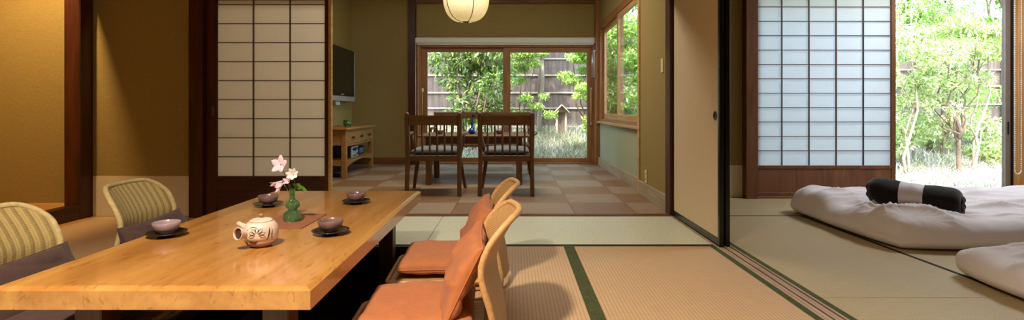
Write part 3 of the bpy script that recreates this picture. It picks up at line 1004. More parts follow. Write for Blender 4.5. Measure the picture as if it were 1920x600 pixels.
def make_zaisu(cane, weave):
    root = empty('floor_chair')
    # woven panel
    n_u, n_v = 25, 34
    pn = MB()
    for side in (-.004, .004):
        def fn(u, v, side=side):
            z = .05 + (ZTOP - .004 - .05) * (1 - (1 - v) ** 1.5)
            y = (u * 2 - 1) * max(halfw(z) - .004, .001)
            return (backx(y, z) + side, y, z)
        pn.grid(fn, n_u, n_v)
    pn.build('backrest', weave, root)
    # frame tube following the outline
    pts = []
    zc = ZTOP - RC
    for i in range(12):
        z = .02 + (zc - .02) * i / 12
        pts.append((-halfw(z), z))
    for i in range(13):
        a = PI / 2 * i / 12
        pts.append((-(HW - RC) - RC * math.cos(a), zc + RC * math.sin(a)))
    for i in range(1, 8):
        pts.append((-(HW - RC) + 2 * (HW - RC) * i / 8, ZTOP))
    full = pts + [(-y, z) for (y, z) in reversed(pts[:25])]
    tb = [(backx(y, z), y, z) for (y, z) in full]
    # feet curl back and run forward under the seat
    y0 = tb[0][1]; y1 = tb[-1][1]
    pre = [(.50, y0, .022), (.35, y0, .018), (.10, y0, .016), (.02, y0, .016), (.003, y0, .024), (-.002, y0, .045)]
    post = [(a, y1, c_) for (a, _, c_) in reversed(pre)]
    tb = [p for p in tb if p[2] > .075]
    MB().tube(pre + tb + post, .0118, 10).build('back_frame', cane, root)
    # cross bar on the back, seat slab with a woven top and a cane rim
    MB().box(.03, -.215, .03, .52, .215, .055, .01).build('seat', weave, root)
    rim = []
    for (cx, cy, a0) in ((.49, .19, 0), (.05, .19, 90), (.05, -.19, 180), (.49, -.19, 270)):
        for i in range(6):
            a = R(a0 + 90 * i / 5)
            rim.append((cx + .035 * math.cos(a), cy + .035 * math.sin(a), .052))
    MB().tube(rim, .0085, 8, closed=True).build('seat_rim', cane, root)
    return root


def cushion(name, w_, d_, h_, mat, loc, rot, wr, sd, sharp=.04, q=.42, p=3.2):
    mb = MB().pillow(w_, d_, h_, 44, 44, p, q, wr, sd, sharp=sharp)
    # piping seam
    seam = []
    for side in range(4):
        for i in range(24):
            e = math.sin((i / 24 - .5) * PI)
            u, v = [(e, -1), (1, e), (-e, 1), (-1, -e)][side]
            pu = 1 - sharp * (1 - abs(v) ** 2) * (abs(u) ** 6); pv = 1 - sharp * (1 - abs(u) ** 2) * (abs(v) ** 6)
            seam.append((u * w_ / 2 * pu, v * d_ / 2 * pv, 0))
    o = mb.build(name, mat, None, weld=True)
    MB().tube(seam, .0032, 6, closed=True).build('piping', mat, o)
    o.location = loc
    o.rotation_euler = rot
    return o


CH = 'rattan floor chairs around the low table'
zA = make_zaisu(M['cane'], M['rattanf'])
tag(zA, 'nearest rattan floor chair with orange cushions, right of the low table', 'chair', CH)
zA.location = (-.068, 1.985, 0); zA.rotation_euler = (0, 0, PI + R(3))
zB = copy_tree(zA)
tag(zB, 'farther rattan floor chair with orange cushions, partly behind the nearest one', 'chair', CH)
zB.location = (-.066, 2.67, 0); zB.rotation_euler = (0, 0, PI + R(3))
zC = make_zaisu(M['caneg'], M['rattan'])
tag(zC, 'rattan floor chair with brown cushion, left of the table near the alcove post', 'chair', CH)
zC.location = (-1.865, 2.66, 0); zC.rotation_euler = (0, 0, R(4))
zD = copy_tree(zC)
tag(zD, 'rattan floor chair with brown cushion cut off by the left picture edge', 'chair', CH)
zD.location = (-1.86, 1.93, 0); zD.rotation_euler = (0, 0, R(4))

SCG = 'seat cushions of the floor chairs'
BCG = 'back cushions of the floor chairs'
for nm, yc, sd, lab in (('A', 1.985, 1.3, 'nearest'), ('B', 2.67, 4.1, 'farther')):
    o = cushion('seat_cushion', .40, .45, .075, M['orange'], (-.345, yc, .103), (0, 0, R(3)), .006, sd, .02, .3, 5)
    tag(o, 'flat orange seat cushion on the %s floor chair right of the table' % lab, 'cushion', SCG)
    o = cushion('back_cushion', .30, .43, .09, M['orange'], (-.180, yc, .245), (R(2), R(-64), R(2)), .016, sd + 7, .07)
    tag(o, 'plump orange cushion leaning on the back of the %s floor chair' % lab, 'cushion', BCG)
for nm, yc, sd, lab in (('C', 2.66, 2.3, 'near the alcove post'), ('D', 1.93, 5.1, 'at the left picture edge')):
    o = cushion('seat_cushion', .42, .45, .075, M['brown'], (-1.585, yc + .02, .103), (0, 0, R(4)), .006, sd, .02, .3, 5)
    tag(o, 'flat brown seat cushion on the floor chair %s' % lab, 'cushion', SCG)
    o = cushion('back_cushion', .24, .50, .10, M['brown'], (-1.757, yc, .188), (0, R(-112), R(4)), .010, sd + 3, .07)
    tag(o, 'brown back cushion leaning in the rattan floor chair %s' % lab, 'cushion', BCG)

# ================================================================== THINGS ON THE LOW TABLE
TT = TZ1
pm = MB().box(-1.06, 2.17, TT, -.863, 2.475, TT + .004, .001)
tag(pm.build('place_mat', M['mat'], None, loc=(-.96, 2.32, TT)), 'brown rectangular mat under the green glass vase', 'mat')


def saucer(x, y, label):
    mb = MB().lathe([(0, .0), (.030, .0), (.032, .003), (.034, .007), (.060, .011), (.070, .015), (.0715, .017), (.069, .018), (.058, .014), (.030, .011), (0, .011)], 40)
    o = mb.build('saucer', M['saucer'], None)
    o.location = (x, y, TT)
    return tag(o, label, 'saucer', 'dark saucers on the low table')


def teacup(x, y, z, mat, label, group, s=1.0):
    mb = MB().lathe([(0, .0), (.022, .0), (.024, .002), (.023, .006), (.034, .012), (.043, .024), (.047, .040), (.0485, .052), (.047, .0535), (.0455, .052), (.044, .040), (.040, .025), (.030, .013), (0, .010)], 40)
    o = mb.build('teacup', mat, None)
    o.location = (x, y, z); o.scale = (s, s, s * .82)
    return tag(o, label, 'cup', group)


CG = 'teacups on the low table'
for (x, y, m_, sl_, cl_) in (
        (-1.335, 2.055, 'cup', 'dark saucer under the pale lilac cup at the left table edge', 'pale lilac grey teacup by the left table edge'),
        (-1.235, 2.69, 'cupd', 'dark saucer under the far cup left of the vase', 'dull brown teacup at the far side left of the glass vase'),
        (-.815, 2.77, 'cupd', 'dark saucer under the far cup at the right rear of the table', 'plum teacup at the far right of the low table'),
        (-.715, 2.09, 'cupd', 'dark saucer right of the teapot', 'plum teacup right of the teapot and place mat')):
    saucer(x, y, sl_)
    teacup(x, y, TT + .0115, M[m_], cl_, CG)

# teapot
tp = thing('teapot', 'pink beige stoneware teapot with brown brushed flowers on the low table', 'teapot', (-.902, 1.91, TT))
tp.scale = (.92, .92, .95)
PR = [(0, 0), (.036, 0), (.040, .004), (.052, .012), (.060, .026), (.0635, .044), (.0638, .060), (.0600, .077), (.050, .0895), (.039, .0955), (.034, .0955)]
MB().lathe(PR[4:] + [(.030, .093), (0, .092)], 48).build('body', M['pot'], tp)
MB().lathe([(0, 0), (.036, 0), (.040, .004), (.052, .012), (.0602, .026)], 48).build('foot', M['potfoot'], tp)['label'] = 'unglazed brown foot of the pot'
MB().lathe([(.043, .0945), (.043, .097), (.036, .101), (.018, .105), (0, .106)], 40).build('lid', M['pot'], tp)
MB().lathe([(.006, .104), (.005, .109), (.009, .113), (.010, .117), (.006, .121), (0, .122)], 20).build('lid_knob', M['potfoot'], tp)
hd = Vector((-.36, -.92, .15)).normalized()
st = Vector((-.032, -.040, .056))
hp = [st + hd * t for t in (0, .012, .026, .040, .046)]
hm = MB().tube(hp, [.015, .0155, .0185, .0225, .023], 24, caps=False)
hm.tube([p for p in reversed(hp[1:])], [.0205, .020, .016, .012], 24, caps=False)
ring = [(hp[-1] + (hd.orthogonal().normalized() * math.cos(a) + hd.cross(hd.orthogonal().normalized()) * math.sin(a)) * .0215) for a in [2 * PI * i / 24 for i in range(24)]]
hm.tube(ring, .0018, 6, closed=True)
hm.build('handle', M['pot'], tp)
MB().tube([hp[1] + hd * .001, hp[2], hp[3]], [.008, .0158, .0195], 20).build('handle_shade_plug', M['potdark'], tp)['label'] = 'dark plug for the shade inside the hollow handle'  # dark plug paints the shade inside the open handle
sd_ = Vector((-.92, .18, .36)).normalized()
MB().tube([Vector((-.050, .010, .060)) + sd_ * t for t in (0, .018, .042, .056)], [.016, .012, .009, .0095], 16).build('spout', M['pot'], tp)


def pot_r(z):
    for (ra, za), (rb_, zb_) in zip(PR, PR[1:]):
        if za <= z <= zb_: return ra + (rb_ - ra) * (z - za) / (zb_ - za)
    return .05


def on_pot(a, z): r_ = pot_r(z) + .0004; return (r_ * math.cos(a), r_ * math.sin(a), z)


ps = MB()
a0 = R(-82)
def stroke(pts, r=.0016):
    fine = []
    for (p, q_) in zip(pts, pts[1:]):
        for i in range(5):
            t = i / 5; fine.append((p[0] + (q_[0] - p[0]) * t, p[1] + (q_[1] - p[1]) * t))
    fine.append(pts[-1])
    n = len(fine)
    ps.tube([on_pot(a0 + a, z) for a, z in fine], [max(.0004, r * math.sin(PI * (.08 + .84 * i / (n - 1)))) for i in range(n)], 6)
for kk in range(7):
    th_ = R(-15 + kk * 35)
    cx, cz = 0.06, .052
    for s_ in (-1, 1):
        pts = []
        for i in range(7):
            t = i / 6
            rad = .006 + .025 * t
            an = th_ + s_ * .26 * math.sin(PI * t)
            pts.append((cx + rad * math.cos(an) / .062, cz + rad * math.sin(an) * .9))
        stroke(pts, .0011)
stroke([(.62, .030), (.70, .045), (.78, .068), (.80, .076)], .0024)
stroke([(.95, .030), (.90, .05), (.98, .07)], .0016)
stroke([(-.62, .036), (-.40, .029), (-.1, .027), (.2, .030)], .0022)
stroke([(-.75, .060), (-.66, .070), (-.5, .072)], .0016)
stroke([(-.45, .078), (-.2, .081), (.05, .079)], .0014)
ps.build('painted_flower', M['potdark'], tp)['label'] = 'brown brushed flower strokes'

# green glass vase
vs_ = MB().lathe([(0, 0), (.030, 0), (.0365, .006), (.0385, .020), (.036, .034), (.026, .043), (.0165, .0475), (.0215, .053), (.030, .062), (.031, .072), (.0245, .084), (.014, .091), (.0095, .098), (.0095, .125), (.0125, .139), (.0105, .140), (.0075, .128), (.0070, .112), (0, .108)], 40)
vo = vs_.build('glass_vase', M['greenglass'], None)
vo.location = (-.957, 2.315, TT + .004)
tag(vo, 'small double bulb green glass vase on the brown mat', 'vase')


def petal_flower(name, label, base, head, facing, r, npet, mat, group, open_=.9, leaf=False):
    """a stem from base to head with npet cupped petals facing `facing`"""
    o = thing(name, label, 'flower', base, 0, group)
    base, head = Vector(base), Vector(head)
    mid = base.lerp(head, .55) + Vector((.006, .004, 0))
    MB().tube([(0, 0, 0), mid - base, head - base], [.0016, .0014, .0013], 6).build('stem', M['stem'], o)
    f = Vector(facing).normalized()
    q = f.to_track_quat('Z', 'Y').to_matrix().to_4x4()
    pm_ = MB()
    for i in range(npet):
        a = 2 * PI * i / npet + .3
        def fn(u, v):
            ww = math.sin(PI * min(.97, .12 + u * .85)) ** .7 * r * .36
            lat = (v - .5) * 2 * ww
            rr = u * r
            z = r * (1 - open_) * 2 * u + .30 * r * math.sin(u * 2.2) * (1 - open_ * .6) - .10 * r * (2 * abs(v - .5)) ** 2 - (.25 * r * u * u if open_ > .8 else 0)
            z += .002 * noise.noise((u * 4 + i, v * 4, r * 50))
            return Vector((rr * math.cos(a) - lat * math.sin(a), rr * math.sin(a) + lat * math.cos(a), z))
        pm_.grid(fn, 8, 7, m=Matrix.Translation(head - base) @ q)
    pm_.build('petals', mat, o)
    MB().lathe([(0, -.004), (.003, -.003), (.0045, .001), (.003, .004), (0, .005)], 10, m=Matrix.Translation(head - base) @ q).build('flower_centre', M['stem'], o)
    if leaf:
        lf = MB()
        for (d, l_, w_) in leaf:
            d = Vector(d).normalized()
            side = d.cross(Vector((.2, -1, .3))).normalized()
            st_ = mid - base + Vector((0, 0, .004))
            def fl_(u, v, d=d, l_=l_, w_=w_, side=side, st_=st_):
                return st_ + d * (u * l_) + side * ((v - .5) * 2 * w_ * math.sin(PI * min(.99, .06 + .92 * u))) + Vector((0, 0, -.012 * u * u))
            lf.grid(fl_, 8, 5)
        lf.build('leaf', M['flowerleaf'], o)
    return o


VB = (-.957, 2.315, TT + .075)
FG = 'flowers in the green glass vase'
petal_flower('flower', 'pink open star flower, topmost in the green vase', VB, (-1.000, 2.300, .600), (-.25, -1, .35), .040, 5, M['petal'], FG, .8)
petal_flower('flower', 'whitish rounded blossom at the right in the green vase', (VB[0] + .002, VB[1], VB[2]), (-.947, 2.300, .557), (.15, -1, .30), .026, 7, M['petalw'], FG, .5,
             leaf=(((.5, -.3, .2), .05, .014), ((.25, -.5, .45), .045, .014), ((.7, .1, -.05), .05, .012), ((.1, .6, .4), .045, .012)))
petal_flower('flower', 'pink trumpet flower drooping at the left in the green vase', (VB[0] - .002, VB[1], VB[2]), (-.994, 2.300, .527), (-.55, -.5, -.5), .030, 5, M['petal'], FG, .35)
petal_flower('flower', 'small pink bud in the middle of the green vase', (VB[0], VB[1] + .002, VB[2]), (-.968, 2.302, .528), (-.1, -1, .4), .018, 5, M['petal'], FG, .4)

# ================================================================== TELEVISION AND CONSOLE
tv = thing('television', 'flat black television with silver lower bezel on the ochre wall', 'television', (-2.42, 7.42, 1.3))
tx0, tx1 = -2.44, -2.365
MB().box(tx0, 6.86, .965, tx1, 7.95, 1.70, .008).build('body', M['tvbody'], tv, True)
MB().box(tx1 - .001, 6.90, 1.075, tx1 + .002, 7.91, 1.665).build('screen', M['screen'], tv, True)
MB().box(tx0 + .01, 6.862, .955, tx1 + .006, 7.948, 1.025, .004).build('speaker_bar', M['silver'], tv, True)['label'] = 'silver lower bezel'
MB().box(tx0 + .02, 7.948, .965, tx1 + .002, 7.956, 1.70, .002).build('side_trim', M['silver'], tv, True)
MB().box(-2.478, 7.2, 1.15, tx0, 7.6, 1.5).build('wall_bracket', M['tvbody'], tv, True)
lg = MB().box(tx1 + .0005, 7.34, 1.043, tx1 + .0022, 7.46, 1.056)
lg.build('maker_mark', M['silver'], tv, True)
MB().box(-2.474, 7.33, .90, -2.43, 7.50, .955, .005).build('cable_cover', M['white'], tv, True)

cn = thing('console_table', 'oak console cabinet with three drawers and lower shelf below the television', 'cabinet', (-2.25, 7.1, 0))
cx0, cx1, cy0, cy1, ch = -2.47, -2.03, 6.48, 7.74, .615
MB().box(cx0, cy0 - .05, ch - .028, cx1 + .035, cy1 + .05, ch, .006).build('top', M['console'], cn, True)
for (lx, ly) in ((cx0 + .03, cy0 + .03), (cx1 - .03, cy0 + .03), (cx0 + .03, cy1 - .03), (cx1 - .03, cy1 - .03)):
    MB().box(lx - .03, ly - .03, 0, lx + .03, ly + .03, ch - .028, .004).build('leg', M['console'], cn, True)
cr = MB().box(cx0 + .01, cy0 + .008, .40, cx1 - .06, cy0 + .03, ch - .028)
cr.box(cx0 + .01, cy1 - .03, .40, cx1 - .06, cy1 - .008, ch - .028).box(cx0, cy0 + .06, .40, cx0 + .02, cy1 - .06, ch - .028)
cr.box(cx1 - .022, cy0 + .06, .385, cx1 - .004, cy1 - .06, .41).box(cx1 - .022, cy0 + .06, .565, cx1 - .004, cy1 - .06, ch - .028)
cr.build('apron', M['console'], cn, True)
dw = (cy1 - cy0 - .12) / 3
for i in range(3):
    a = cy0 + .06 + dw * i
    d_ = MB().box(cx1 - .3, a + .012, .418, cx1 - .012, a + dw - .012, .56)
    d_.box(cx1 - .02, a + .006, .412, cx1 + .002, a + dw - .006, .563, .003)
    do = d_.build('drawer', M['console'], cn, True)
    kk = MB()
    mm = Matrix.Translation((cx1 + .002, a + dw / 2, .488)) @ Matrix.Rotation(R(90), 4, 'Y')
    kk.lathe([(.0, 0), (.007, 0), (.006, .012), (.016, .02), (.017, .027), (.010, .032), (0, .033)], 16, m=mm)
    for sgn in (-1, 1):
        kk.pillow(.012, .035, .03, 8, 8, 2, .5, m=Matrix.Translation((cx1 + .018, a + dw / 2 + sgn * .022, .488)))
    kk.build('knob', M['darkpost'], do, True)
sh = MB().box(cx0 + .01, cy0 + .05, .195, cx1 - .01, cy1 - .05, .215)
for (e0, e1, horiz) in ((cy0 + .06, cy1 - .06, True),):
    n = 16
    vs, fs = [], []
    for i in range(n + 1):
        t = i / n
        y = e0 + (e1 - e0) * t
        zb_ = .135 + .05 * math.sin(PI * t)
        for xx in (cx1 - .024, cx1 - .004):
            vs += [(xx, y, zb_), (xx, y, .215)]
    for i in range(n):
        a = i * 4; b_ = a + 4
        fs += [(a, b_, b_ + 1, a + 1), (a + 2, a + 3, b_ + 3, b_ + 2), (a, a + 2, b_ + 2, b_), (a + 1, b_ + 1, b_ + 3, a + 3)]
    sh.add(vs, fs)
sh.box(cx0 + .06, cy0 + .01, .15, cx1 - .06, cy0 + .03, .215)
sh.build('shelf', M['console'], cn, True)

# things on the console
stn = thing('stereo', 'compact black stereo with silver front on the cabinet shelf', 'stereo', (-2.2, 6.96, .215))
MB().box(-2.36, 6.82, .215, -2.08, 7.10, .365, .006).build('case', M['tvbody'], stn, True)
MB().box(-2.08, 6.822, .217, -2.062, 7.098, .363, .005).build('front_panel', M['silver'], stn, True)
MB().box(-2.063, 6.90, .30, -2.0595, 7.02, .345).build('display', M['display'], stn, True)
for (yy, zz) in ((6.862, .325), (7.06, .325), (7.06, .265)):
    MB().lathe([(.014, 0), (.013, .010), (0, .010)], 16, m=Matrix.Translation((-2.062, yy, zz)) @ Matrix.Rotation(R(90), 4, 'Y')).build('button_dial', M['tvbody'], stn, True)
MB().box(-2.063, 6.88, .235, -2.060, 7.02, .25).build('button_row', M['tvbody'], stn, True)
cr_ = thing('clock_radio', 'small dark clock radio with blue display behind the stereo', 'radio', (-2.18, 7.35, .215))
MB().box(-2.27, 7.20, .215, -2.09, 7.50, .34, .02).build('case', M['display'], cr_, True)
MB().box(-2.091, 7.26, .25, -2.087, 7.44, .315, .002).build('display', plain('blue_display', lin(70, 110, 140), .2), cr_, True)
MB().box(-2.22, 7.28, .34, -2.15, 7.42, .348, .003).build('snooze_button', M['silver'], cr_, True)

ip = thing('incense_pot', 'small green ceramic pot on three feet on top of the cabinet', 'pot', (-2.12, 6.83, ch))
MB().lathe([(0, .012), (.03, .012), (.046, .022), (.055, .042), (.054, .058), (.046, .068), (.046, .073), (.056, .079), (.056, .088), (.050, .089), (.046, .080), (.038, .07), (0, .066)], 32).build('body', M['celadon'], ip)
for a in (30, 150, 270):
    MB().tube([(.036 * math.cos(R(a)), .036 * math.sin(R(a)), .022), (.042 * math.cos(R(a)), .042 * math.sin(R(a)), 0)], [.010, .006], 10).build('foot', M['celadon'], ip)

pb_ = thing('power_strip', 'black power strip and adapter on the floor below the cabinet shelf', 'power strip', (-2.28, 6.72, 0))
MB().box(-2.42, 6.60, 0, -2.14, 6.66, .035, .006).build('strip', M['tvbody'], pb_, True)
MB().box(-2.36, 6.605, .035, -2.30, 6.655, .09, .006).build('adapter', M['tvbody'], pb_, True)
cb = MB()
for (s_, ph) in ((.0, 0), (1.7, .06), (3.1, .03)):
    pts = []
    for i in range(40):
        t = i / 39
        pts.append((-2.20 - .2 * t + .05 * math.sin(9 * t + s_), 6.655 + .04 * math.cos(7 * t + s_) + ph * .5, max(.006, .04 + .15 * t + .05 * math.sin(11 * t + s_))))
    cb.tube(pts, .0045, 6)
cb.build('cable', M['cable'], pb_, True)

# ================================================================== DINING SET
def make_dining_chair():
    root = empty('dining_chair')
    hwid = .262
    for s in (-1, 1):
        # rear post: leg and back upright in one, with rounded top
        p = MB()
        p.bar((s * (hwid - .008), -.275, 0), (s * (hwid - .012), -.235, .38), .040, .046, (0, 1, 0), .006)
        p.bar((s * (hwid - .012), -.235, .38), (s * (hwid - .008), -.262, .785), .042, .042, (0, 1, 0), .008, .046, .036)
        p.lathe([(.021, 0), (.0205, .012), (.016, .022), (.009, .028), (0, .030)], 16, c=(s * (hwid - .008), -.2625, .784))
        p.build('rear_post', M['chair'], root)
        l = MB().bar((s * .272, .265, 0), (s * .215, .185, .36), .030, .034, (0, 1, 0), .005, .044, .046)
        l.build('leg', M['chair'], root)
        a = MB()
        pts = [(s * (hwid - .012), -.245, .585), (s * .268, -.12, .590), (s * .285, .05, .597), (s * .278, .16, .598)]
        for (p0, p1), (wa, wb_) in zip(zip(pts, pts[1:]), ((.030, .036), (.036, .055), (.055, .060))):
            a.bar(p0, p1, wa, .024, (0, 0, 1), .005, wb_, .024)
        a.build('armrest', M['chairx'], root)
        MB().tube([(s * .235, .13, .385), (s * .248, .125, .45), (s * .262, .118, .53), (s * .270, .115, .59)], [.013, .017, .016, .012], 12).build('arm_post', M['chair'], root)
        MB().tube([(s * .255, -.10, .385), (s * .262, -.10, .587)], [.010, .009], 10).build('arm_spindle', M['chair'], root)
        MB().bar((s * .245, -.23, .365), (s * .222, .19, .365), .024, .05, (0, 0, 1), .003).build('side_rail', M['chairx'], root)
    # crest rail, gently bowed
    cr = MB()
    n = 10
    for i in range(n):
        xa = -hwid + .03 + (2 * hwid - .06) * i / n; xb = -hwid + .03 + (2 * hwid - .06) * (i + 1) / n
        ya = -.262 - .022 * (1 - (xa / hwid) ** 2); yb = -.262 - .022 * (1 - (xb / hwid) ** 2)
        vs = []
        for (x, y) in ((xa, ya), (xb, yb)):
            zt = .782 + .0 * (1 - (x / hwid) ** 2)
            vs += [(x, y - .012, .688), (x, y + .012, .688), (x, y + .010, zt), (x, y - .010, zt)]
        fs = [(0, 3, 7, 4), (1, 5, 6, 2), (3, 2, 6, 7), (0, 4, 5, 1)]
        if i == 0: fs.append((0, 1, 2, 3))
        if i == n - 1: fs.append((4, 7, 6, 5))
        cr.add(vs, fs)
    cr.build('crest_rail', M['chairx'], root)
    MB().box(-hwid + .02, -.252, .338, hwid - .02, -.222, .392, .004).build('rear_rail', M['chairx'], root)
    MB().box(-.215, .165, .338, .215, .195, .385, .004).build('front_rail', M['chairx'], root)
    MB().box(-.245, -.225, .375, .245, .205, .392, .006).build('seat', M['chairx'], root)
    for i in range(6):
        x = -.18 + .36 * i / 5
        yt = -.262 - .022 * (1 - (x / hwid) ** 2)
        MB().tube([(x, -.238, .385), (x, -.243 - .004, .5), (x, yt, .69)], [.0085, .0105, .0075], 10).build('spindle', M['chair'], root)
    return root


DG = 'spindle back chairs at the dining table'
c1 = make_dining_chair()
tag(c1, 'dark wooden spindle back armchair nearer the television, back to the viewer', 'chair', DG)
c1.location = (-.778, 5.43, 0); c1.rotation_euler = (0, 0, R(1))
c2 = copy_tree(c1)
tag(c2, 'dark wooden spindle back armchair on the side away from the television, back to the viewer', 'chair', DG)
c2.location = (-.063, 5.43, 0); c2.rotation_euler = (0, 0, R(-1))
for (xx, sd, lab) in ((-.778, 1.0, 'nearer the television'), (-.063, 3.0, 'away from the television')):
    o = cushion('chair_cushion', .44, .42, .075, M['greycloth'], (xx, 5.425, .392 + .034), (0, 0, 0), .004, sd, .02, .35, 4)
    tag(o, 'slate grey seat pad on the spindle back chair %s' % lab, 'cushion', 'seat pads on the dining chairs')

dt = thing('dining_table', 'dark wooden dining table behind the two spindle back chairs', 'table', (-.44, 6.25, 0))
MB().box(-1.05, 5.86, .530, .18, 6.68, .556, .006).build('table_top', M['chairx'], dt, True)
ap = MB().box(-.95, 5.92, .455, .08, 5.945, .53).box(-.95, 6.595, .455, .08, 6.62, .53).box(-.975, 5.945, .455, -.95, 6.595, .53).box(.08, 5.945, .455, .105, 6.595, .53)
ap.build('apron', M['chairx'], dt, True)
for lx in (-.94, .07):
    for ly in (5.955, 6.585):
        MB().box(lx - .032, ly - .032, 0, lx + .032, ly + .032, .53, .005).build('leg', M['chair'], dt, True)

bn = thing('spindle_bench', 'dark wooden spindle back bench on the window side of the dining table', 'bench', (-.44, 7.2, 0))
bx0, bx1 = -1.10, .24
MB().box(bx0 + .03, 7.40, .715, bx1 - .03, 7.43, .80, .006).build('crest_rail', M['chairx'], bn, True)
MB().box(bx0, 6.94, .35, bx1, 7.40, .385, .006).build('seat', M['chairx'], bn, True)
for xx in (bx0 + .02, bx1 - .02):
    MB().bar((xx, 7.40, 0), (xx, 7.42, .80), .042, .042, (0, 1, 0), .006).build('rear_post', M['chair'], bn, True)
    MB().bar((xx, 6.93, 0), (xx + (.04 if xx < 0 else -.04), 6.98, .35), .034, .034, (0, 1, 0), .004, .042, .042).build('leg', M['chair'], bn, True)
    MB().box(xx - .025, 6.98, .575, xx + .025, 7.41, .60, .004).build('armrest', M['chairx'], bn, True)
    MB().tube([(xx, 7.02, .38), (xx, 7.02, .58)], [.014, .012], 10).build('arm_post', M['chair'], bn, True)
for i in range(14):
    x = bx0 + .09 + (bx1 - bx0 - .18) * i / 13
    MB().tube([(x, 7.385, .38), (x, 7.40, .55), (x, 7.415, .72)], [.008, .010, .008], 8).build('spindle', M['chair'], bn, True)

teacup(-.845, 6.12, .556, M['cupd'], 'dark teacup on the dining table seen through the chair nearer the television', 'cups on the dining table', 1.05)
teacup(-.155, 6.12, .556, M['cupd'], 'dark teacup on the dining table seen through the chair away from the television', 'cups on the dining table', 1.05)
bv = MB().lathe([(0, 0), (.028, 0), (.040, .010), (.043, .028), (.036, .048), (.018, .066), (.011, .082), (.012, .12), (.018, .135), (.015, .135), (.009, .12), (.008, .082), (.014, .066), (.031, .046), (.036, .028), (.03, .012), (0, .008)], 32).build('bud_vase', M['blueglass'], None)
bv.location = (-.475, 6.16, .556)
tag(bv, 'blue glass bud vase on the dining table between the two chairs', 'vase')
petal_flower('flower', 'violet flower with green leaves in the blue glass vase', (-.475, 6.16, .60), (-.458, 6.15, .748), (.1, -1, .3), .028, 7, M['petalv'], None, .6,
             leaf=(((-.8, -.2, .35), .09, .022), ((-.4, -.3, .8), .085, .02), ((-.9, .2, .0), .07, .02), ((.3, .3, .5), .06, .018)))

# ================================================================== PENDANT
pl = thing('pendant_lantern', 'round paper pendant lantern with dark ribs above the dining table', 'lamp', (-.55, 6.2, 2.615))
cz, RX, RZ = 2.13, .272, .275
NR, PH = 5, R(-90 + 25)
def lant(a, t, k=1.0):
    # facets bulge between ribs
    f = ((a - PH) / (2 * PI) * NR) % 1.0
    rr = RX * (1 - .035 * math.sin(PI * f)) * k
    s = math.sin(t)
    r_ = rr * (abs(s) ** .8) + .035 * (1 - abs(s))
    return (-.55 + r_ * math.cos(a), 6.2 + r_ * math.sin(a), cz - RZ * math.cos(t))
MB().grid(lambda u, v: lant(u * 2 * PI, R(4) + v * R(172)), 60, 28, cu=True).build('shade', M['washi'], pl, True)
for i in range(NR):
    a = PH + 2 * PI * i / NR
    MB().tube([lant(a, R(4) + R(172) * j / 24, 1.004) for j in range(25)], .0045, 6).build('rib', M['rib'], pl, True)
rg = MB().tube([(-.55 + .037 * math.cos(2 * PI * i / 24), 6.2 + .037 * math.sin(2 * PI * i / 24), cz - RZ) for i in range(24)], .005, 6, closed=True)
rg.tube([(-.55 + .037 * math.cos(2 * PI * i / 24), 6.2 + .037 * math.sin(2 * PI * i / 24), cz + RZ) for i in range(24)], .005, 6, closed=True)
rg.build('rim_ring', M['rib'], pl, True)
MB().lathe([(0, -.012), (.010, -.010), (.012, 0), (0, .004)], 12, c=(-.55, 6.2, cz - RZ)).build('finial', M['rib'], pl, True)
MB().tube([(-.55, 6.2, cz + RZ - .05), (-.55, 6.2, 2.60)], .004, 6).build('cord', M['cable'], pl, True)
MB().lathe([(.05, 0), (.05, -.02), (.02, -.03), (0, -.03)], 20, c=(-.55, 6.2, 2.618)).build('ceiling_rose', M['white'], pl, True)

# ================================================================== BEDDING
def mattress(x0, x1, y0, y1, z1, sd, label):
    o = MB().pillow(x1 - x0, y1 - y0, z1, 50, 40, 9, .32, .006, sd).build('futon_mattress', M['cottons'], None, weld=True)
    o.location = ((x0 + x1) / 2, (y0 + y1) / 2, z1 / 2 + .004)
    return tag(o, label, 'mattress', 'thin floor mattresses of the bedroom')


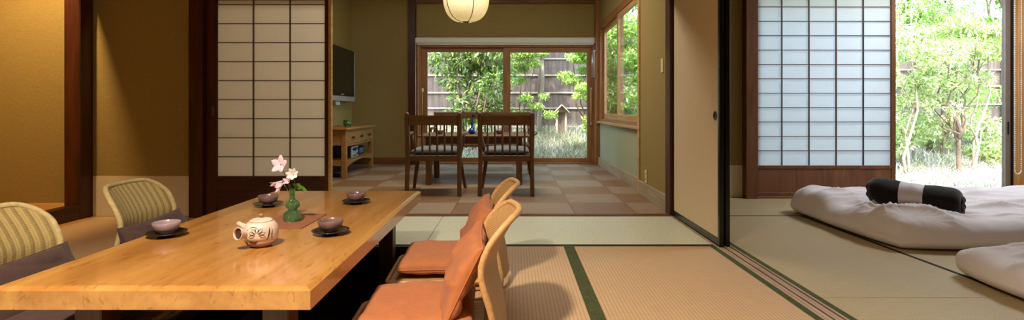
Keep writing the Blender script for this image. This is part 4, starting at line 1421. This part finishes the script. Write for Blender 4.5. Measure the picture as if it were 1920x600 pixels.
def comforter(x0, x1, y0, y1, label, sd, zt, mound, hem, folds=()):
    """a puffed cover: closed pillow with seams, slack edges and long folds"""
    cx, cy = (x0 + x1) / 2, (y0 + y1) / 2
    wx, wy = x1 - x0, y1 - y0
    nu, nv = 250, 180
    mb = MB()
    def edge(u, v):
        du = 1 - abs(u); dv = 1 - abs(v)
        return du, dv
    for sg in (1, -1):
        vs, fs = [], []
        for i in range(nu):
            for j in range(nv):
                u = math.sin((i / (nu - 1) - .5) * PI); v = math.sin((j / (nv - 1) - .5) * PI)
                X_, Y_ = cx + u * wx / 2, cy + v * wy / 2
                # distance in metres to the edge of the cover
                ex, ey = (1 - abs(u)) * wx / 2, (1 - abs(v)) * wy / 2
                Rr = .13
                a = min(1, ex / Rr); b_ = min(1, ey / Rr)
                ta = math.sqrt(max(0, 1 - (1 - a) ** 2)); tb_ = math.sqrt(max(0, 1 - (1 - b_) ** 2))
                t = min(ta, tb_) * .55 + ta * tb_ * .45
                # slack outline
                cpull = .075 * (abs(u) ** 5) * (abs(v) ** 5)
                bul = .055 * noise.noise((X_ * 2.1 + sd, Y_ * 2.1, 0)) + .012 * noise.noise((X_ * 7 + sd, Y_ * 7, 3))
                Xo = X_ + bul * (1 - ta) - math.copysign(cpull, u); Yo = Y_ + bul * (1 - tb_) - math.copysign(cpull, v)
                base = hem(X_, Y_)
                if sg > 0:
                    z = base + (zt + mound(X_, Y_) - base) * t
                    # creases: ridged noise stretched along directions that radiate from the near left corner
                    dx, dy = X_ - x0 - .15, Y_ - y0 - .1
                    r_ = math.hypot(dx, dy); an = math.atan2(dy, dx)
                    cr = 1 - abs(noise.noise((an * 5 + sd, r_ * .8, sd)))
                    z += (cr ** 4) * .012 * math.exp(-r_ * 1.1) * min(1, r_ / .3) * t
                    fo = 1 - abs(noise.noise((X_ * 1.2 + sd, Y_ * 5.0 + X_ * 1.5, 5 + sd)))
                    z += (fo ** 6) * .032 * t
                    for (ax_, ay_, bx_, by_, hh_, ww_) in folds:
                        ex_, ey_ = bx_ - ax_, by_ - ay_
                        L2 = ex_ * ex_ + ey_ * ey_
                        tt = ((X_ - ax_) * ex_ + (Y_ - ay_) * ey_) / L2
                        if -.05 < tt < 1.05:
                            sdist = ((X_ - ax_) * ey_ - (Y_ - ay_) * ex_) / math.sqrt(L2) + .012 * math.sin(5 * tt + hh_ * 900)
                            z += 1.7 * hh_ * math.sin(PI * min(1, max(0, (tt + .05) / 1.1))) * math.exp(-(sdist / (ww_ * .75)) ** 2) * min(1, t * 1.3)
                    z += .020 * noise.noise((X_ * 3.2, Y_ * 3.2, sd)) * t + .005 * noise.noise((X_ * 11, Y_ * 13, sd)) * t
                    # puckers where the filling meets the edge seam
                    e = min(ex, ey)
                    s_ = Y_ if ex < ey else X_
                    z += .006 * (1 - abs(noise.noise((s_ * 14 + sd, e * 3, 1)))) * math.exp(-((e - .05) / .06) ** 2) * t
                else:
                    a2 = min(1, ex / .10); b2 = min(1, ey / .10)
                    t2 = min(math.sqrt(1 - (1 - a2) ** 2), math.sqrt(1 - (1 - b2) ** 2))
                    z = base - (base - .008) * t2
                vs.append((Xo, Yo, max(.006, z)))
        for i in range(nu - 1):
            for j in range(nv - 1):
                f = (i * nv + j, (i + 1) * nv + j, (i + 1) * nv + j + 1, i * nv + j + 1)
                fs.append(f if sg > 0 else f[::-1])
        mb.add(vs, fs, True)
    o = mb.build('comforter', M['cotton'], None, loc=(cx, cy, 0), weld=True)
    return tag(o, label, 'comforter', 'white comforters on the floor bedding')


mattress(2.36, 4.40, 3.26, 4.36, .085, 1, 'thin white mattress peeking from under the farther white comforter')
mattress(2.40, 4.40, 1.30, 2.58, .085, 4, 'thin white mattress under the nearer white comforter at the picture edge')


def mound1(X_, Y_):
    # high soft mound along the near side, slight valley behind, dip to the right
    m_ = .062 * math.exp(-((Y_ - 3.33) / .14) ** 2) * math.exp(-((X_ - 2.48) / .24) ** 2)
    m_ -= .034 * math.exp(-((Y_ - 3.46) / .18) ** 2) * math.exp(-((X_ - 2.76) / .22) ** 2)
    m_ += .035 * math.exp(-((Y_ - 4.14) / .22) ** 2) * math.exp(-((X_ - 2.52) / .28) ** 2)
    m_ += .03 * math.exp(-((X_ - 4.1) / .5) ** 2) * math.exp(-((Y_ - 4.1) / .4) ** 2)
    m_ -= .018 * math.exp(-((Y_ - 3.75) / .10) ** 2) * math.exp(-((X_ - 2.5) / .35) ** 2)
    return m_


def hem1(X_, Y_):
    return .062 + .020 * max(0, noise.noise((X_ * 2 + 3, Y_ * 2, 9))) + .022 * math.exp(-((X_ - 2.9) / .25) ** 2) * (1 if Y_ < 3.6 else 0)


comforter(2.225, 4.45, 3.09, 4.46, 'puffy white comforter on the floor under the dark rolled blanket', 2.0, .175, mound1, hem1,
          [(2.40, 3.36, 2.80, 3.215, .016, .016), (2.44, 3.40, 2.88, 3.27, .017, .014), (2.50, 3.42, 2.98, 3.34, .015, .014), (2.36, 3.34, 2.62, 3.20, .014, .012),
           (2.36, 3.42, 2.62, 3.56, .012, .014), (2.33, 3.55, 2.60, 3.66, .014, .013), (2.33, 3.66, 2.58, 3.72, .013, .012), (2.34, 3.80, 2.62, 3.78, .014, .013), (2.36, 3.95, 2.75, 3.84, .012, .015), (2.34, 4.12, 2.58, 3.98, .010, .013),
           (2.31, 3.30, 2.36, 3.62, .010, .014), (3.0, 3.55, 3.6, 3.45, .022, .022), (3.1, 3.75, 3.9, 3.60, .022, .025), (3.2, 3.95, 4.1, 3.95, .02, .03), (3.0, 4.15, 3.9, 4.25, .018, .025), (3.3, 3.35, 3.9, 3.28, .02, .02), (2.9, 3.28, 3.3, 3.24, .012, .015)])
comforter(2.175, 4.45, 1.20, 2.79, 'puffy white comforter cut off by the right picture edge, nearest the viewer', 7.0, .125,
          lambda X_, Y_: .03 * math.exp(-((Y_ - 2.5) / .25) ** 2), lambda X_, Y_: .065 + .02 * math.exp(-((Y_ - 2.72) / .12) ** 2),
          [(2.30, 2.60, 2.75, 2.50, .012, .015), (2.32, 2.50, 2.8, 2.38, .014, .016), (2.33, 2.66, 2.7, 2.62, .010, .013), (2.30, 2.36, 2.7, 2.30, .012, .015)])

# rolled fleece blanket with a paper band
def roll():
    P0, P1 = Vector((2.475, 3.70, .282)), Vector((2.82, 3.345, .243))
    root = thing('blanket_roll', 'dark brown rolled fleece blanket with pale paper band on the white comforter', 'blanket', tuple((P0 + P1) / 2 - Vector((0, 0, .085))))
    ax = (P1 - P0).normalized(); L = (P1 - P0).length
    up = Vector((0, 0, 1)); sd_ = ax.cross(up).normalized()
    def body(t0, t1, r0, mb, n=36, mm=56, bul=.012, close0=False, close1=False):
        def fn(u, v):
            t = t0 + (t1 - t0) * u
            a = 2 * PI * v
            e0 = (u * (t1 - t0) * L) / .05 if close0 else 9
            e1 = ((1 - u) * (t1 - t0) * L) / .05 if close1 else 9
            cl = min(1, e0, e1)
            rr = r0 * (.62 + .38 * math.sqrt(max(0, 1 - (1 - cl) ** 2)))
            rr += bul * math.sin(PI * u) * .6
            rr *= 1 + .03 * noise.noise((math.cos(a) * 2, math.sin(a) * 2, t * 9)) + .012 * noise.noise((math.cos(a) * 9, math.sin(a) * 9, t * 40))
            return P0 + ax * (t * L) + sd_ * (math.cos(a) * rr * 1.12) + up * (math.sin(a) * rr * .92)
        mb.grid(fn, n, mm, cv=True)
    def spiral(t, sgn, mb):
        pts = []
        for i in range(120):
            f = i / 119
            a = f * 2 * PI * 3.2
            r_ = .014 + .046 * f
            pts.append(P0 + ax * (t * L + sgn * .004 * math.sin(i)) + sd_ * (math.cos(a) * r_ * 1.1) + up * (math.sin(a) * r_ * .92))
        mb.tube(pts, .0085, 8)
        ring_c = P0 + ax * (t * L - sgn * .012)
        vs = [ring_c] + [ring_c + sd_ * (math.cos(2 * PI * i / 24) * .068) + up * (math.sin(2 * PI * i / 24) * .056) for i in range(24)]
        mb.add(vs, [(0, 1 + i, 1 + (i + 1) % 24) for i in range(24)])
    b1 = MB(); body(0, .36, .097, b1, close0=True); spiral(0, -1, b1)
    b1.build('rolled_end', M['towel'], root, True)
    b2 = MB(); body(.62, 1.0, .097, b2, close1=True); spiral(1.0, 1, b2)
    b2.build('rolled_end', M['towel'], root, True)
    bd = MB(); body(.30, .66, .0955, bd, bul=0)
    bd.build('paper_band', M['band'], root, True)['label'] = 'pale grey paper band'


roll()

# ball chain of the bedroom blind
bc = thing('bead_chain', 'white bead chain loop hanging beside the bedroom window', 'chain', (4.72, 4.985, .24))
bd = MB()
pts = []
for i in range(90): pts.append((4.690, 4.985, 2.05 - i * (2.05 - .27) / 89))
for i in range(1, 12):
    a = PI + PI * i / 12
    pts.append((4.720 + .030 * math.cos(a), 4.985, .27 + .034 * math.sin(a)))
for i in range(90): pts.append((4.750, 4.985, .27 + i * (2.05 - .27) / 89))
for p in pts:
    bd.lathe([(0, -.006), (.0045, -.004), (.006, 0), (.0045, .004), (0, .006)], 6, c=p)
bd.tube(pts, .002, 5)
bd.build('beads', M['white'], bc, True)
MB().box(4.66, 4.96, 2.04, 4.78, 5.02, 2.10, .006).build('clutch', M['white'], bc, True)

# ================================================================== GARDEN
def gz(x, y):
    return -.22 + .19 * max(0, y - 8.4) + .05 * noise.noise((x * .6, y * .6, 0)) * min(1, max(0, (y - 5.6)))


gg = MB().grid(lambda u, v: (-7 + 24 * u, 4.6 + 11.5 * v, gz(-7 + 24 * u, 4.6 + 11.5 * v) if not (4.6 + 11.5 * v < 8.4 and -7 + 24 * u < 1.6) else -.25), 90, 50)
struct('ground', gg, M['earth'], 'pale garden earth outside the windows', 'ground')


def fence(name, label, x0, x1, y, z0, z1, rails, posts, seed):
    rnd = random.Random(seed)
    o = thing(name, label, 'fence', ((x0 + x1) / 2, y, z0))
    m_ = MB()
    x = x0
    while x < x1:
        w_ = rnd.uniform(.11, .15)
        m_.box(x, y + rnd.uniform(0, .006), z0 - .4, min(x + w_ + .004, x1), y + .024, z1 + rnd.uniform(-.015, .015), .003)
        x += w_
    m_.build('board_panel', M['fence'], o, True)
    for zz in rails:
        MB().box(x0, y - .035, zz - .017, x1, y - .001, zz + .017, .004).build('rail', M['fencex'], o, True)
    for xx in posts:
        MB().box(xx - .05, y - .10, z0 - .4, xx + .05, y - .036, z1 + .03, .006).build('post', M['fence'], o, True)
    return o


k = 11.5 / 1000
Z = lambda py: .84 - (py - 205) * k
fence('board_fence', 'weathered vertical board fence seen through the dining room window', -4.6, 3.9, 11.55, .2, 2.75, [Z(238), Z(203), Z(174), Z(141), Z(110), Z(78)], (-3.0, -1.05, .585, 2.6), 3)
fence('board_fence', 'weathered low board fence seen through the bedroom window', 3.95, 13.5, 11.9, .35, 1.92, [.95, 1.36, 1.72], (5.3, 7.2, 9.0, 10.9, 12.6), 5)

# small gabled wooden marker before the fence
gm = thing('gabled_post_box', 'small weathered gabled wooden post box before the garden fence', 'garden ornament', (.985, 10.9, gz(.985, 10.9)))
k = 10.9 / 1000
bz = gz(.985, 10.9) - .05
MB().box(.875, 10.86, bz, .915, 10.94, .80, .004).box(1.055, 10.86, bz, 1.095, 10.94, .80, .004).build('side_post', M['fencex'], gm, True)
MB().box(.915, 10.88, bz, 1.055, 10.92, .80, .002).build('back_board', M['fence'], gm, True)
rf = MB().bar((.985, 10.84, .93), (.835, 10.84, .775), .22, .02, (0, 0, 1), .003)
rf.bar((.985, 10.84, .93), (1.135, 10.84, .775), .22, .02, (0, 0, 1), .003)
rf.add([(.855, 10.87, .78), (1.115, 10.87, .78), (.985, 10.87, .91), (.855, 10.93, .78), (1.115, 10.93, .78), (.985, 10.93, .91)], [(0, 1, 2), (5, 4, 3), (0, 3, 4, 1), (1, 4, 5, 2), (2, 5, 3, 0)])
rf.build('gable_roof', M['fencex'], gm, True)


def leaves(mb, rnd, blobs, n, ln, wd, droop=.3, shell=.55, star=0):
    """leaf blades scattered in ellipsoid blobs [(c, (rx,ry,rz))]"""
    tot = sum(b[1][0] * b[1][1] * b[1][2] for b in blobs)
    for (c, rr) in blobs:
        m_ = max(4, int(n * rr[0] * rr[1] * rr[2] / tot))
        for _ in range(m_):
            d = Vector((rnd.gauss(0, 1), rnd.gauss(0, 1), rnd.gauss(0, 1))).normalized()
            q = shell + (1 - shell) * rnd.random() if rnd.random() < .8 else rnd.random()
            p = Vector((c[0] + d.x * rr[0] * q, c[1] + d.y * rr[1] * q, c[2] + d.z * rr[2] * q))
            cnt = star if star else 1
            ax0 = (d + Vector((rnd.uniform(-1, 1), rnd.uniform(-1, 1), rnd.uniform(-.6, .6) - droop)) * .9).normalized()
            for s_ in range(cnt):
                ax = ax0
                if star:
                    a = 2 * PI * s_ / cnt + rnd.random()
                    o1 = ax0.orthogonal().normalized(); o2 = ax0.cross(o1)
                    ax = (ax0 * .45 + o1 * math.cos(a) + o2 * math.sin(a)).normalized()
                l_ = ln * rnd.uniform(.65, 1.25); w_ = wd * rnd.uniform(.7, 1.2)
                nrm = Vector((rnd.gauss(0, .5), rnd.gauss(0, .5) - .2, 1)).normalized()
                side = ax.cross(nrm)
                if side.length < .05: side = ax.orthogonal()
                side.normalize()
                nn = side.cross(ax)
                m1 = p + ax * l_ * .45
                mb.add([p, m1 + side * w_ / 2 + nn * w_ * .12, p + ax * l_ - nn * l_ * .12, m1 - side * w_ / 2 + nn * w_ * .12, m1 - nn * w_ * .05],
                       [(0, 1, 4), (0, 4, 3), (1, 2, 4), (4, 2, 3)], True)


def limb(mb, rnd, p, q, r0, r1, wob=.06, n=8):
    p, q = Vector(p), Vector(q)
    L = (q - p).length
    s1, s2 = rnd.uniform(0, 50), rnd.uniform(0, 50)
    pts = []
    for i in range(n + 1):
        t = i / n
        e = wob * L * math.sin(PI * t)
        pts.append(p.lerp(q, t) + Vector((noise.noise((t * 2.2 + s1, 0, 0)) * e * 2, noise.noise((t * 2.2 + s2, 5, 0)) * e * 2, 0)))
    mb.tube(pts, [r0 + (r1 - r0) * i / n for i in range(n + 1)], 8)
    return pts


def shrub(name, label, base, stems, blobs, n, ln, wd, lm, bark, seed, r0=.02, group=None, star=0, cat='shrub', droop=.3, twigs=2, shell=.55):
    rnd = random.Random(seed)
    o = thing(name, label, cat, base, 0, group)
    b = Vector(base)
    w_ = MB()
    for (x, y, z, fx, fy) in stems:            # tip offset, foot offset
        pts = limb(w_, rnd, b + Vector((fx, fy, -.05)), b + Vector((x, y, z)), r0, r0 * .35, .07)
        for _ in range(twigs):
            i = rnd.randint(3, 7)
            p = pts[i]
            limb(w_, rnd, p, p + Vector((rnd.uniform(-.4, .4), rnd.uniform(-.3, .3), rnd.uniform(.15, .5))) * max(.4, z * .45), r0 * .45, r0 * .15, .05, 5)
    w_.build('stem', bark, o, True)
    f = MB()
    leaves(f, rnd, [((b.x + c_[0], b.y + c_[1], b.z + c_[2]), rr) for c_, rr in blobs], n, ln, wd, droop, shell, star)
    f.build('foliage', lm, o, True)
    return o


def at(px, y, z=None):
    x = (px - 962) / 1000 * y
    return (x, y, gz(x, y) if z is None else z)


# big broadleaf shrub in the left pane
k = 9.7
def off(px, py, y, base): return ((px - 962) / 1000 * y - base[0], 0, .84 - (py - 205) / 1000 * y - base[2])
B = at(876, 9.7)
bl = []
rnd = random.Random(5)
for (px, py, r_) in ((830, 118, .26), (870, 108, .3), (912, 112, .3), (938, 120, .26), (850, 150, .26), (895, 150, .30), (930, 160, .28), (862, 185, .20), (915, 195, .28), (880, 212, .22), (940, 205, .22), (858, 215, .18), (815, 100, .18), (955, 145, .18), (900, 85, .34), (850, 80, .3), (945, 85, .3), (900, 228, .2)):
    o_ = off(px, py, 9.7, B)
    bl.append(((o_[0], rnd.uniform(-.35, .35), o_[2]), (r_, r_ * 1.1, r_ * .8)))
shrub('broadleaf_shrub', 'tall broadleaf green shrub outside the left pane of the garden window', B,
      [(off(850, 110, 9.7, B)[0], 0, 1.9, -.05, 0), (off(905, 100, 9.7, B)[0], .1, 2.0, .05, .05), (off(935, 130, 9.7, B)[0], -.1, 1.7, .1, -.05), (off(870, 90, 9.7, B)[0], .05, 2.1, 0, .1), (off(920, 160, 9.7, B)[0], .2, 1.4, .12, 0)],
      bl, 4300, .12, .048, M['leaf_dark'], M['bark'], 21, .024)

# airy maples in the right pane
B = at(1085, 10.3)
bl = []
for (px, py, r_) in ((1090, 110, .28), (1110, 130, .28), (1075, 150, .22), (1100, 165, .26), (1060, 140, .18), (1095, 95, .3), (1120, 190, .22), (1085, 180, .16), (1130, 150, .3), (1075, 100, .16)):
    o_ = off(px, py, 10.3, B); bl.append(((o_[0], rnd.uniform(-.3, .3), o_[2]), (r_, r_, r_ * .32)))
shrub('maple_tree', 'airy light green maple at the right end of the garden window', B, [(.1, 0, 2.3, .25, 0), (-.2, .1, 1.9, .28, 0), (.35, -.1, 2.0, .3, .05)], bl, 2900, .062, .026, M['leaf_maple'], M['bark'], 31, .018, star=3, cat='tree')
B = at(985, 10.6)
bl = []
for (px, py, r_) in ((968, 105, .25), (990, 100, .25), (1010, 95, .22), (975, 125, .22), (1000, 120, .16), (970, 150, .18), (985, 185, .16), (1005, 200, .15), (1030, 215, .15), (975, 215, .18), (1020, 180, .12)):
    o_ = off(px, py, 10.6, B); bl.append(((o_[0], rnd.uniform(-.3, .3), o_[2]), (r_, r_, r_ * .45)))
shrub('maple_tree', 'airy light green maple beside the pale trunk, middle of the garden window', B, [(.0, 0, 2.2, -.1, 0), (.2, .1, 1.7, -.05, 0), (-.1, .05, 1.9, -.12, 0)], bl, 2300, .062, .026, M['leaf_maple'], M['bark'], 33, .014, star=3, cat='tree')
# pale trunk in the right pane
shrub('slender_tree', 'pale slender tree trunk standing before the fence in the right window pane', at(1013, 11.1), [(.03, 0, 2.9, 0, 0)], [((0, 0, 3.0), (.7, .6, .4))], 700, .10, .045, M['leaf_mid'], M['barkpale'], 35, .055, star=3, cat='tree', twigs=1)
# shrubs beyond the corner window
for (px, y, sd, lab, hh) in ((1150, 9.3, 41, 'green shrub seen through the far pane of the corner window', 2.2), (1190, 9.3, 42, 'bright green shrub seen through the near pane of the corner window', 2.1), (1232, 8.6, 43, 'bright green shrub hidden behind the near end of the corner window', 2.0)):
    B = at(px, y)
    r2 = random.Random(sd)
    bl = [((r2.uniform(-.3, .3), r2.uniform(-.4, .4), .35 + hh * i / 9), (.32, .36, .2)) for i in range(9)]
    shrub('garden_shrub', lab, B, [(r2.uniform(-.3, .3), r2.uniform(-.2, .2), hh, 0, 0) for _ in range(3)], bl, 1500, .10, .042, M['leaf_maple'], M['bark'], sd, .015, star=3)

# bedroom window: the flowering tree in the middle
B = at(1799, 8.3)
B = (B[0], B[1], gz(B[0], B[1]))
kk = 8.3
bl = []
for (px, py, r_) in ((1720, 70, .22), (1750, 60, .24), (1785, 50, .24), (1820, 60, .24), (1850, 60, .2), (1735, 95, .2), (1775, 90, .24), (1815, 95, .22), (1845, 90, .16), (1710, 110, .18), (1745, 130, .16), (1700, 150, .16), (1725, 160, .18), (1750, 178, .15), (1700, 185, .15), (1775, 160, .16), (1810, 150, .15), (1830, 175, .10), (1720, 200, .12), (1790, 185, .12), (1760, 205, .12)):
    o_ = off(px, py, kk, B); bl.append(((o_[0], rnd.uniform(-.3, .3), o_[2]), (r_, r_, r_ * .62)))
rndt = random.Random(71)
tr = thing('garden_tree', 'small lime leaved tree in the middle of the bedroom window', 'tree', B)
w_ = MB()
fk = Vector(at(1797, kk, .84 - (262 - 205) / 1000 * kk))
limb(w_, rndt, (B[0], B[1], B[2] - .05), fk, .036, .03, .02)
for (px, py, r0) in ((1762, 225, .020), (1745, 190, .017), (1775, 200, .02), (1790, 120, .022), (1812, 150, .022), (1835, 110, .018), (1850, 90, .014), (1800, 80, .016), (1770, 110, .018)):
    e = Vector(at(px, kk + rndt.uniform(-.35, .35), .84 - (py - 205) / 1000 * kk))
    pts = limb(w_, rndt, fk + Vector((0, 0, rndt.uniform(-.05, .03))), e, r0, .007, .09)
    for _ in range(3):
        p = pts[rndt.randint(3, 7)]
        limb(w_, rndt, p, p + Vector((rndt.uniform(-.35, .35), rndt.uniform(-.25, .25), rndt.uniform(.1, .4))), .008, .003, .05, 5)
w_.build('trunk', M['bark'], tr, True)
f = MB(); leaves(f, rndt, [((B[0] + c_[0], B[1] + c_[1], B[2] + c_[2]), rr) for c_, rr in bl], 1900, .090, .027, .35, .4, 3)
f.build('foliage', M['leaf_lime'], tr, True)

shrub('slender_tree', 'pale leaning trunk close right of the small lime leaved tree', at(1822, 8.5), [(.42, .1, 2.1, 0, 0), (.1, 0, 1.2, .02, 0)], [((.4, .1, 2.1), (.35, .3, .22)), ((.1, 0, 1.5), (.2, .2, .14))], 260, .12, .036, M['leaf_lime'], M['barkpale'], 52, .026, star=3, cat='tree')
for (px, y, tip, lab, sd, r0) in ((1715, 9.4, -.45, 'leaning pale trunk nearest the paper screen in the bedroom window', 53, .035), (1742, 9.9, .1, 'upright grey trunk between the leaning trunk and the lime tree', 54, .045), (1700, 8.2, .1, 'thin trunk at the left edge of the bedroom window', 55, .022), (1768, 10.3, .12, 'forked grey trunk behind the small lime leaved tree', 56, .05)):
    B = at(px, y)
    bl = [((tip + random.Random(sd + i).uniform(-.6, .6), random.Random(sd * 2 + i).uniform(-.5, .5), 1.0 + .28 * i), (.36, .36, .2)) for i in range(7)]
    shrub('slender_tree', lab, B, [(tip, 0, 2.9, 0, 0), (tip * .4 + .2, .1, 1.8, .02, 0)], bl, 900, .075, .028, M['leaf_lime' if sd % 2 else 'leaf_mid'], M['barkpale' if sd != 56 else 'bark'], sd, r0, star=3, cat='tree')

# understorey shrubs before the bedroom fence
for i, (px, y, h_, lab) in enumerate(((1690, 8.9, .9, 'low green bush at the foot of the leaning pale trunk'), (1762, 9.6, .7, 'low green bush behind the small lime leaved tree'), (1840, 9.9, .6, 'low green bush before the low fence near the window edge'), (1870, 9.2, .45, 'small bush beside the right frame of the bedroom window'))):
    B = at(px, y)
    r2 = random.Random(90 + i)
    bl = [((r2.uniform(-.4, .4), r2.uniform(-.3, .3), h_ * r2.uniform(.35, 1)), (.22, .22, .16)) for _ in range(8)]
    shrub('low_bush', lab, B, [(r2.uniform(-.3, .3), 0, h_, 0, 0) for _ in range(4)], bl, 520, .09, .035, M['leaf_lime'], M['bark'], 190 + i, .01, star=3)

# trees beyond the fences
BT = 'trees beyond the garden fences'
spots = [(-3.4, 13.2, 4.0, 'mid'), (-1.0, 13.6, 4.4, 'dark'), (1.6, 13.2, 4.2, 'mid'), (4.4, 13.4, 4.3, 'mid'), (6.4, 13.3, 4.6, 'mid'), (8.2, 13.0, 4.2, 'mid'), (10.2, 13.2, 4.6, 'mid'), (12.4, 13.4, 4.2, 'mid'), (9.2, 15.2, 5.4, 'dark'), (11.6, 15.4, 5.6, 'dark'), (7.2, 15.4, 5.4, 'dark')]
for i, (x, y, h_, kd) in enumerate(spots):
    r2 = random.Random(300 + i)
    bl = [((r2.uniform(-1.1, 1.1), r2.uniform(-.7, .7), 1.4 + (h_ - 1.4) * r2.random()), (.75, .65, .42)) for _ in range(13)]
    where = ['far left of the dining room window', 'behind the broadleaf shrub', 'behind the right window pane', 'behind the corner window', 'at the left of the bedroom window', 'behind the lime leaved tree', 'at the right of the bedroom window', 'past the right edge of the bedroom window', 'in the back row, middle of bedroom window', 'in the back row, right of bedroom window', 'in the back row, left of bedroom window'][i]
    shrub('broadleaf_tree', 'leafy green tree beyond the fence %s' % where, (x, y, gz(x, y)), [(r2.uniform(-.4, .4), 0, h_ * .8, 0, 0), (r2.uniform(-.8, .8), .2, h_ * .7, .05, 0)], bl, 1700, .17, .075, M['leaf_mid' if kd == 'mid' else 'leaf_dark'], M['bark'], 400 + i, .06, group=BT, star=3, cat='tree')

# unseen crowns above the window heads, added to throw dappled shade on the boards
for i, (x, y, w_) in enumerate(((-1.9, 9.9, 1.3), (.9, 10.1, 1.2), (6.6, 9.2, 1.1), (9.3, 9.6, 1.2))):
    r2 = random.Random(700 + i)
    bl = [((r2.uniform(-w_, w_), r2.uniform(-.7, .7), 3.1 + 1.3 * r2.random()), (.5, .45, .22)) for _ in range(11)]
    where = ['left of the dining room window', 'above the right pane of the garden window', 'above the pale trunks in the bedroom window', 'above the lime leaved tree'][i]
    shrub('unseen_shade_tree', 'unseen tree crown added to dapple the garden %s' % where, (x - 1.6 * (1 if i % 2 == 0 else -1), y + .9, gz(x, y + .9)), [(1.6 * (1 if i % 2 == 0 else -1) + .2, -.9, 3.6, 0, 0), (1.2 * (1 if i % 2 == 0 else -1), -.6, 3.3, .03, 0)], [((c_[0] + 1.6 * (1 if i % 2 == 0 else -1), c_[1] - .9, c_[2]), rr) for c_, rr in bl], 700, .13, .055, M['leaf_mid'], M['bark'], 720 + i, .05, star=3, cat='tree')

# pale grasses and dry groundcover: uncountable
gr = MB()
rnd = random.Random(8)
def blade(mb, x, y, h_, lean, w_):
    z = gz(x, y)
    a = rnd.uniform(0, 2 * PI)
    dx, dy = math.cos(a) * lean, math.sin(a) * lean
    px_, py_ = -math.sin(a) * w_, math.cos(a) * w_
    mb.add([(x - px_, y - py_, z), (x + px_, y + py_, z), (x + dx * .4 + px_ * .8, y + dy * .4 + py_ * .8, z + h_ * .6), (x + dx * .4 - px_ * .8, y + dy * .4 - py_ * .8, z + h_ * .6), (x + dx, y + dy, z + h_)],
           [(0, 1, 2, 3), (3, 2, 4)], True)
gr2 = MB()
def scatter(n, xr, yr, hr, prob_green):
    for _ in range(n):
        cx, cy = rnd.uniform(*xr), rnd.uniform(*yr)
        big = noise.noise((cx * 1.3, cy * 1.3, 4))
        for _k in range(7):
            h_ = rnd.uniform(*hr) * (1 + .6 * big)
            blade(gr2 if rnd.random() < prob_green * (1 + big) else gr, cx + rnd.gauss(0, .07), cy + rnd.gauss(0, .07), h_, h_ * rnd.uniform(.3, 2.2), rnd.uniform(.004, .010))
scatter(2600, (-2.4, 3.2), (9.0, 11.4), (.07, .24), .22)
scatter(4200, (3.4, 11.2), (6.4, 11.7), (.05, .19), .14)
scatter(500, (2.1, 4.5), (5.8, 8.7), (.10, .26), .3)
tag(gr.build('dry_grass', M['blade'], None), 'pale dry grass covering the garden ground', 'grass', None, 'stuff')
tag(gr2.build('green_grass', M['blade_green'], None), 'green grass tufts among the pale garden grass', 'grass', None, 'stuff')

# ================================================================== LIGHT
world = bpy.data.worlds.new('world')
SC.world = world
world.use_nodes = True
nt = world.node_tree
bg = nt.nodes['Background']
sky = nt.nodes.new('ShaderNodeTexSky')
sky.sky_type = 'NISHITA'
sky.sun_disc = False
sky.sun_elevation = R(58)
sky.sun_rotation = R(200)
sky.air_density = 1.0; sky.dust_density = 2.0
nt.links.new(sky.outputs[0], bg.inputs['Color'])
bg.inputs['Strength'].default_value = .95


def light(name, typ, loc, energy, color=(1, 1, 1), rot=(0, 0, 0), **kw):
    d = bpy.data.lights.new(name, typ)
    d.energy = energy; d.color = color
    for a, v in kw.items(): setattr(d, a, v)
    o = bpy.data.objects.new(name, d)
    o.location = loc; o.rotation_euler = rot
    COL.objects.link(o)
    return o


sun = light('sun', 'SUN', (0, 0, 10), 4.2, (1, .95, .86), angle=R(1.0))
d = Vector((.45, .62, -1.0)).normalized()          # direction of travel
sun.rotation_euler = d.to_track_quat('-Z', 'Y').to_euler()
# ceiling spot over the low table
light('ceiling_spot', 'SPOT', (-.85, .5, 2.30), 185, (1, .84, .66), (0, 0, 0), spot_size=R(135), spot_blend=.55, shadow_soft_size=.09)
# alcove downlight
light('alcove_lamp', 'SPOT', (-3.48, 3.3, 2.37), 70, (1, .66, .30), (0, 0, 0), spot_size=R(150), spot_blend=.5, shadow_soft_size=.05)
# bulb in the paper lantern
light('lantern_bulb', 'POINT', (-.55, 6.2, 2.13), .6, (1, .88, .66), shadow_soft_size=.05)
# cool unseen area fill added over the bedding, in place of window daylight
light('bedroom_daylight_fill', 'AREA', (3.9, 4.0, 2.40), 25, (.90, .95, 1.0), shape='SQUARE', size=.7)
# unseen area fills added to brighten the dining room and the front room
light('dining_fill', 'AREA', (-.4, 5.4, 2.60), 25, (1, .93, .80), shape='RECTANGLE', size=1.6, size_y=.8)
light('front_fill', 'AREA', (.1, .9, 2.40), 6, (1, .86, .66), shape='SQUARE', size=1.0)
# daylight portals at the windows
for (loc, rot, sx, sy) in (((-.12, 8.38, .95), (R(90), 0, 0), 2.7, 1.85), ((3.55, 5.30, 1.0), (R(90), 0, 0), 2.4, 1.95), ((1.45, 6.7, 1.38), (R(90), 0, R(-90)), 2.6, 1.4)):
    o = light('sky_portal', 'AREA', loc, 1, rot=rot, shape='RECTANGLE', size=sx, size_y=sy)
    o.rotation_euler = Euler((R(-90), 0, 0)) if rot[2] == 0 else Euler((0, R(90), 0))
    if rot[2] != 0: o.data.size, o.data.size_y = 1.4, 2.6
    o.data.cycles.is_portal = True
SC.cycles.sample_clamp_indirect = 8.0
SC.cycles.diffuse_bounces = 8
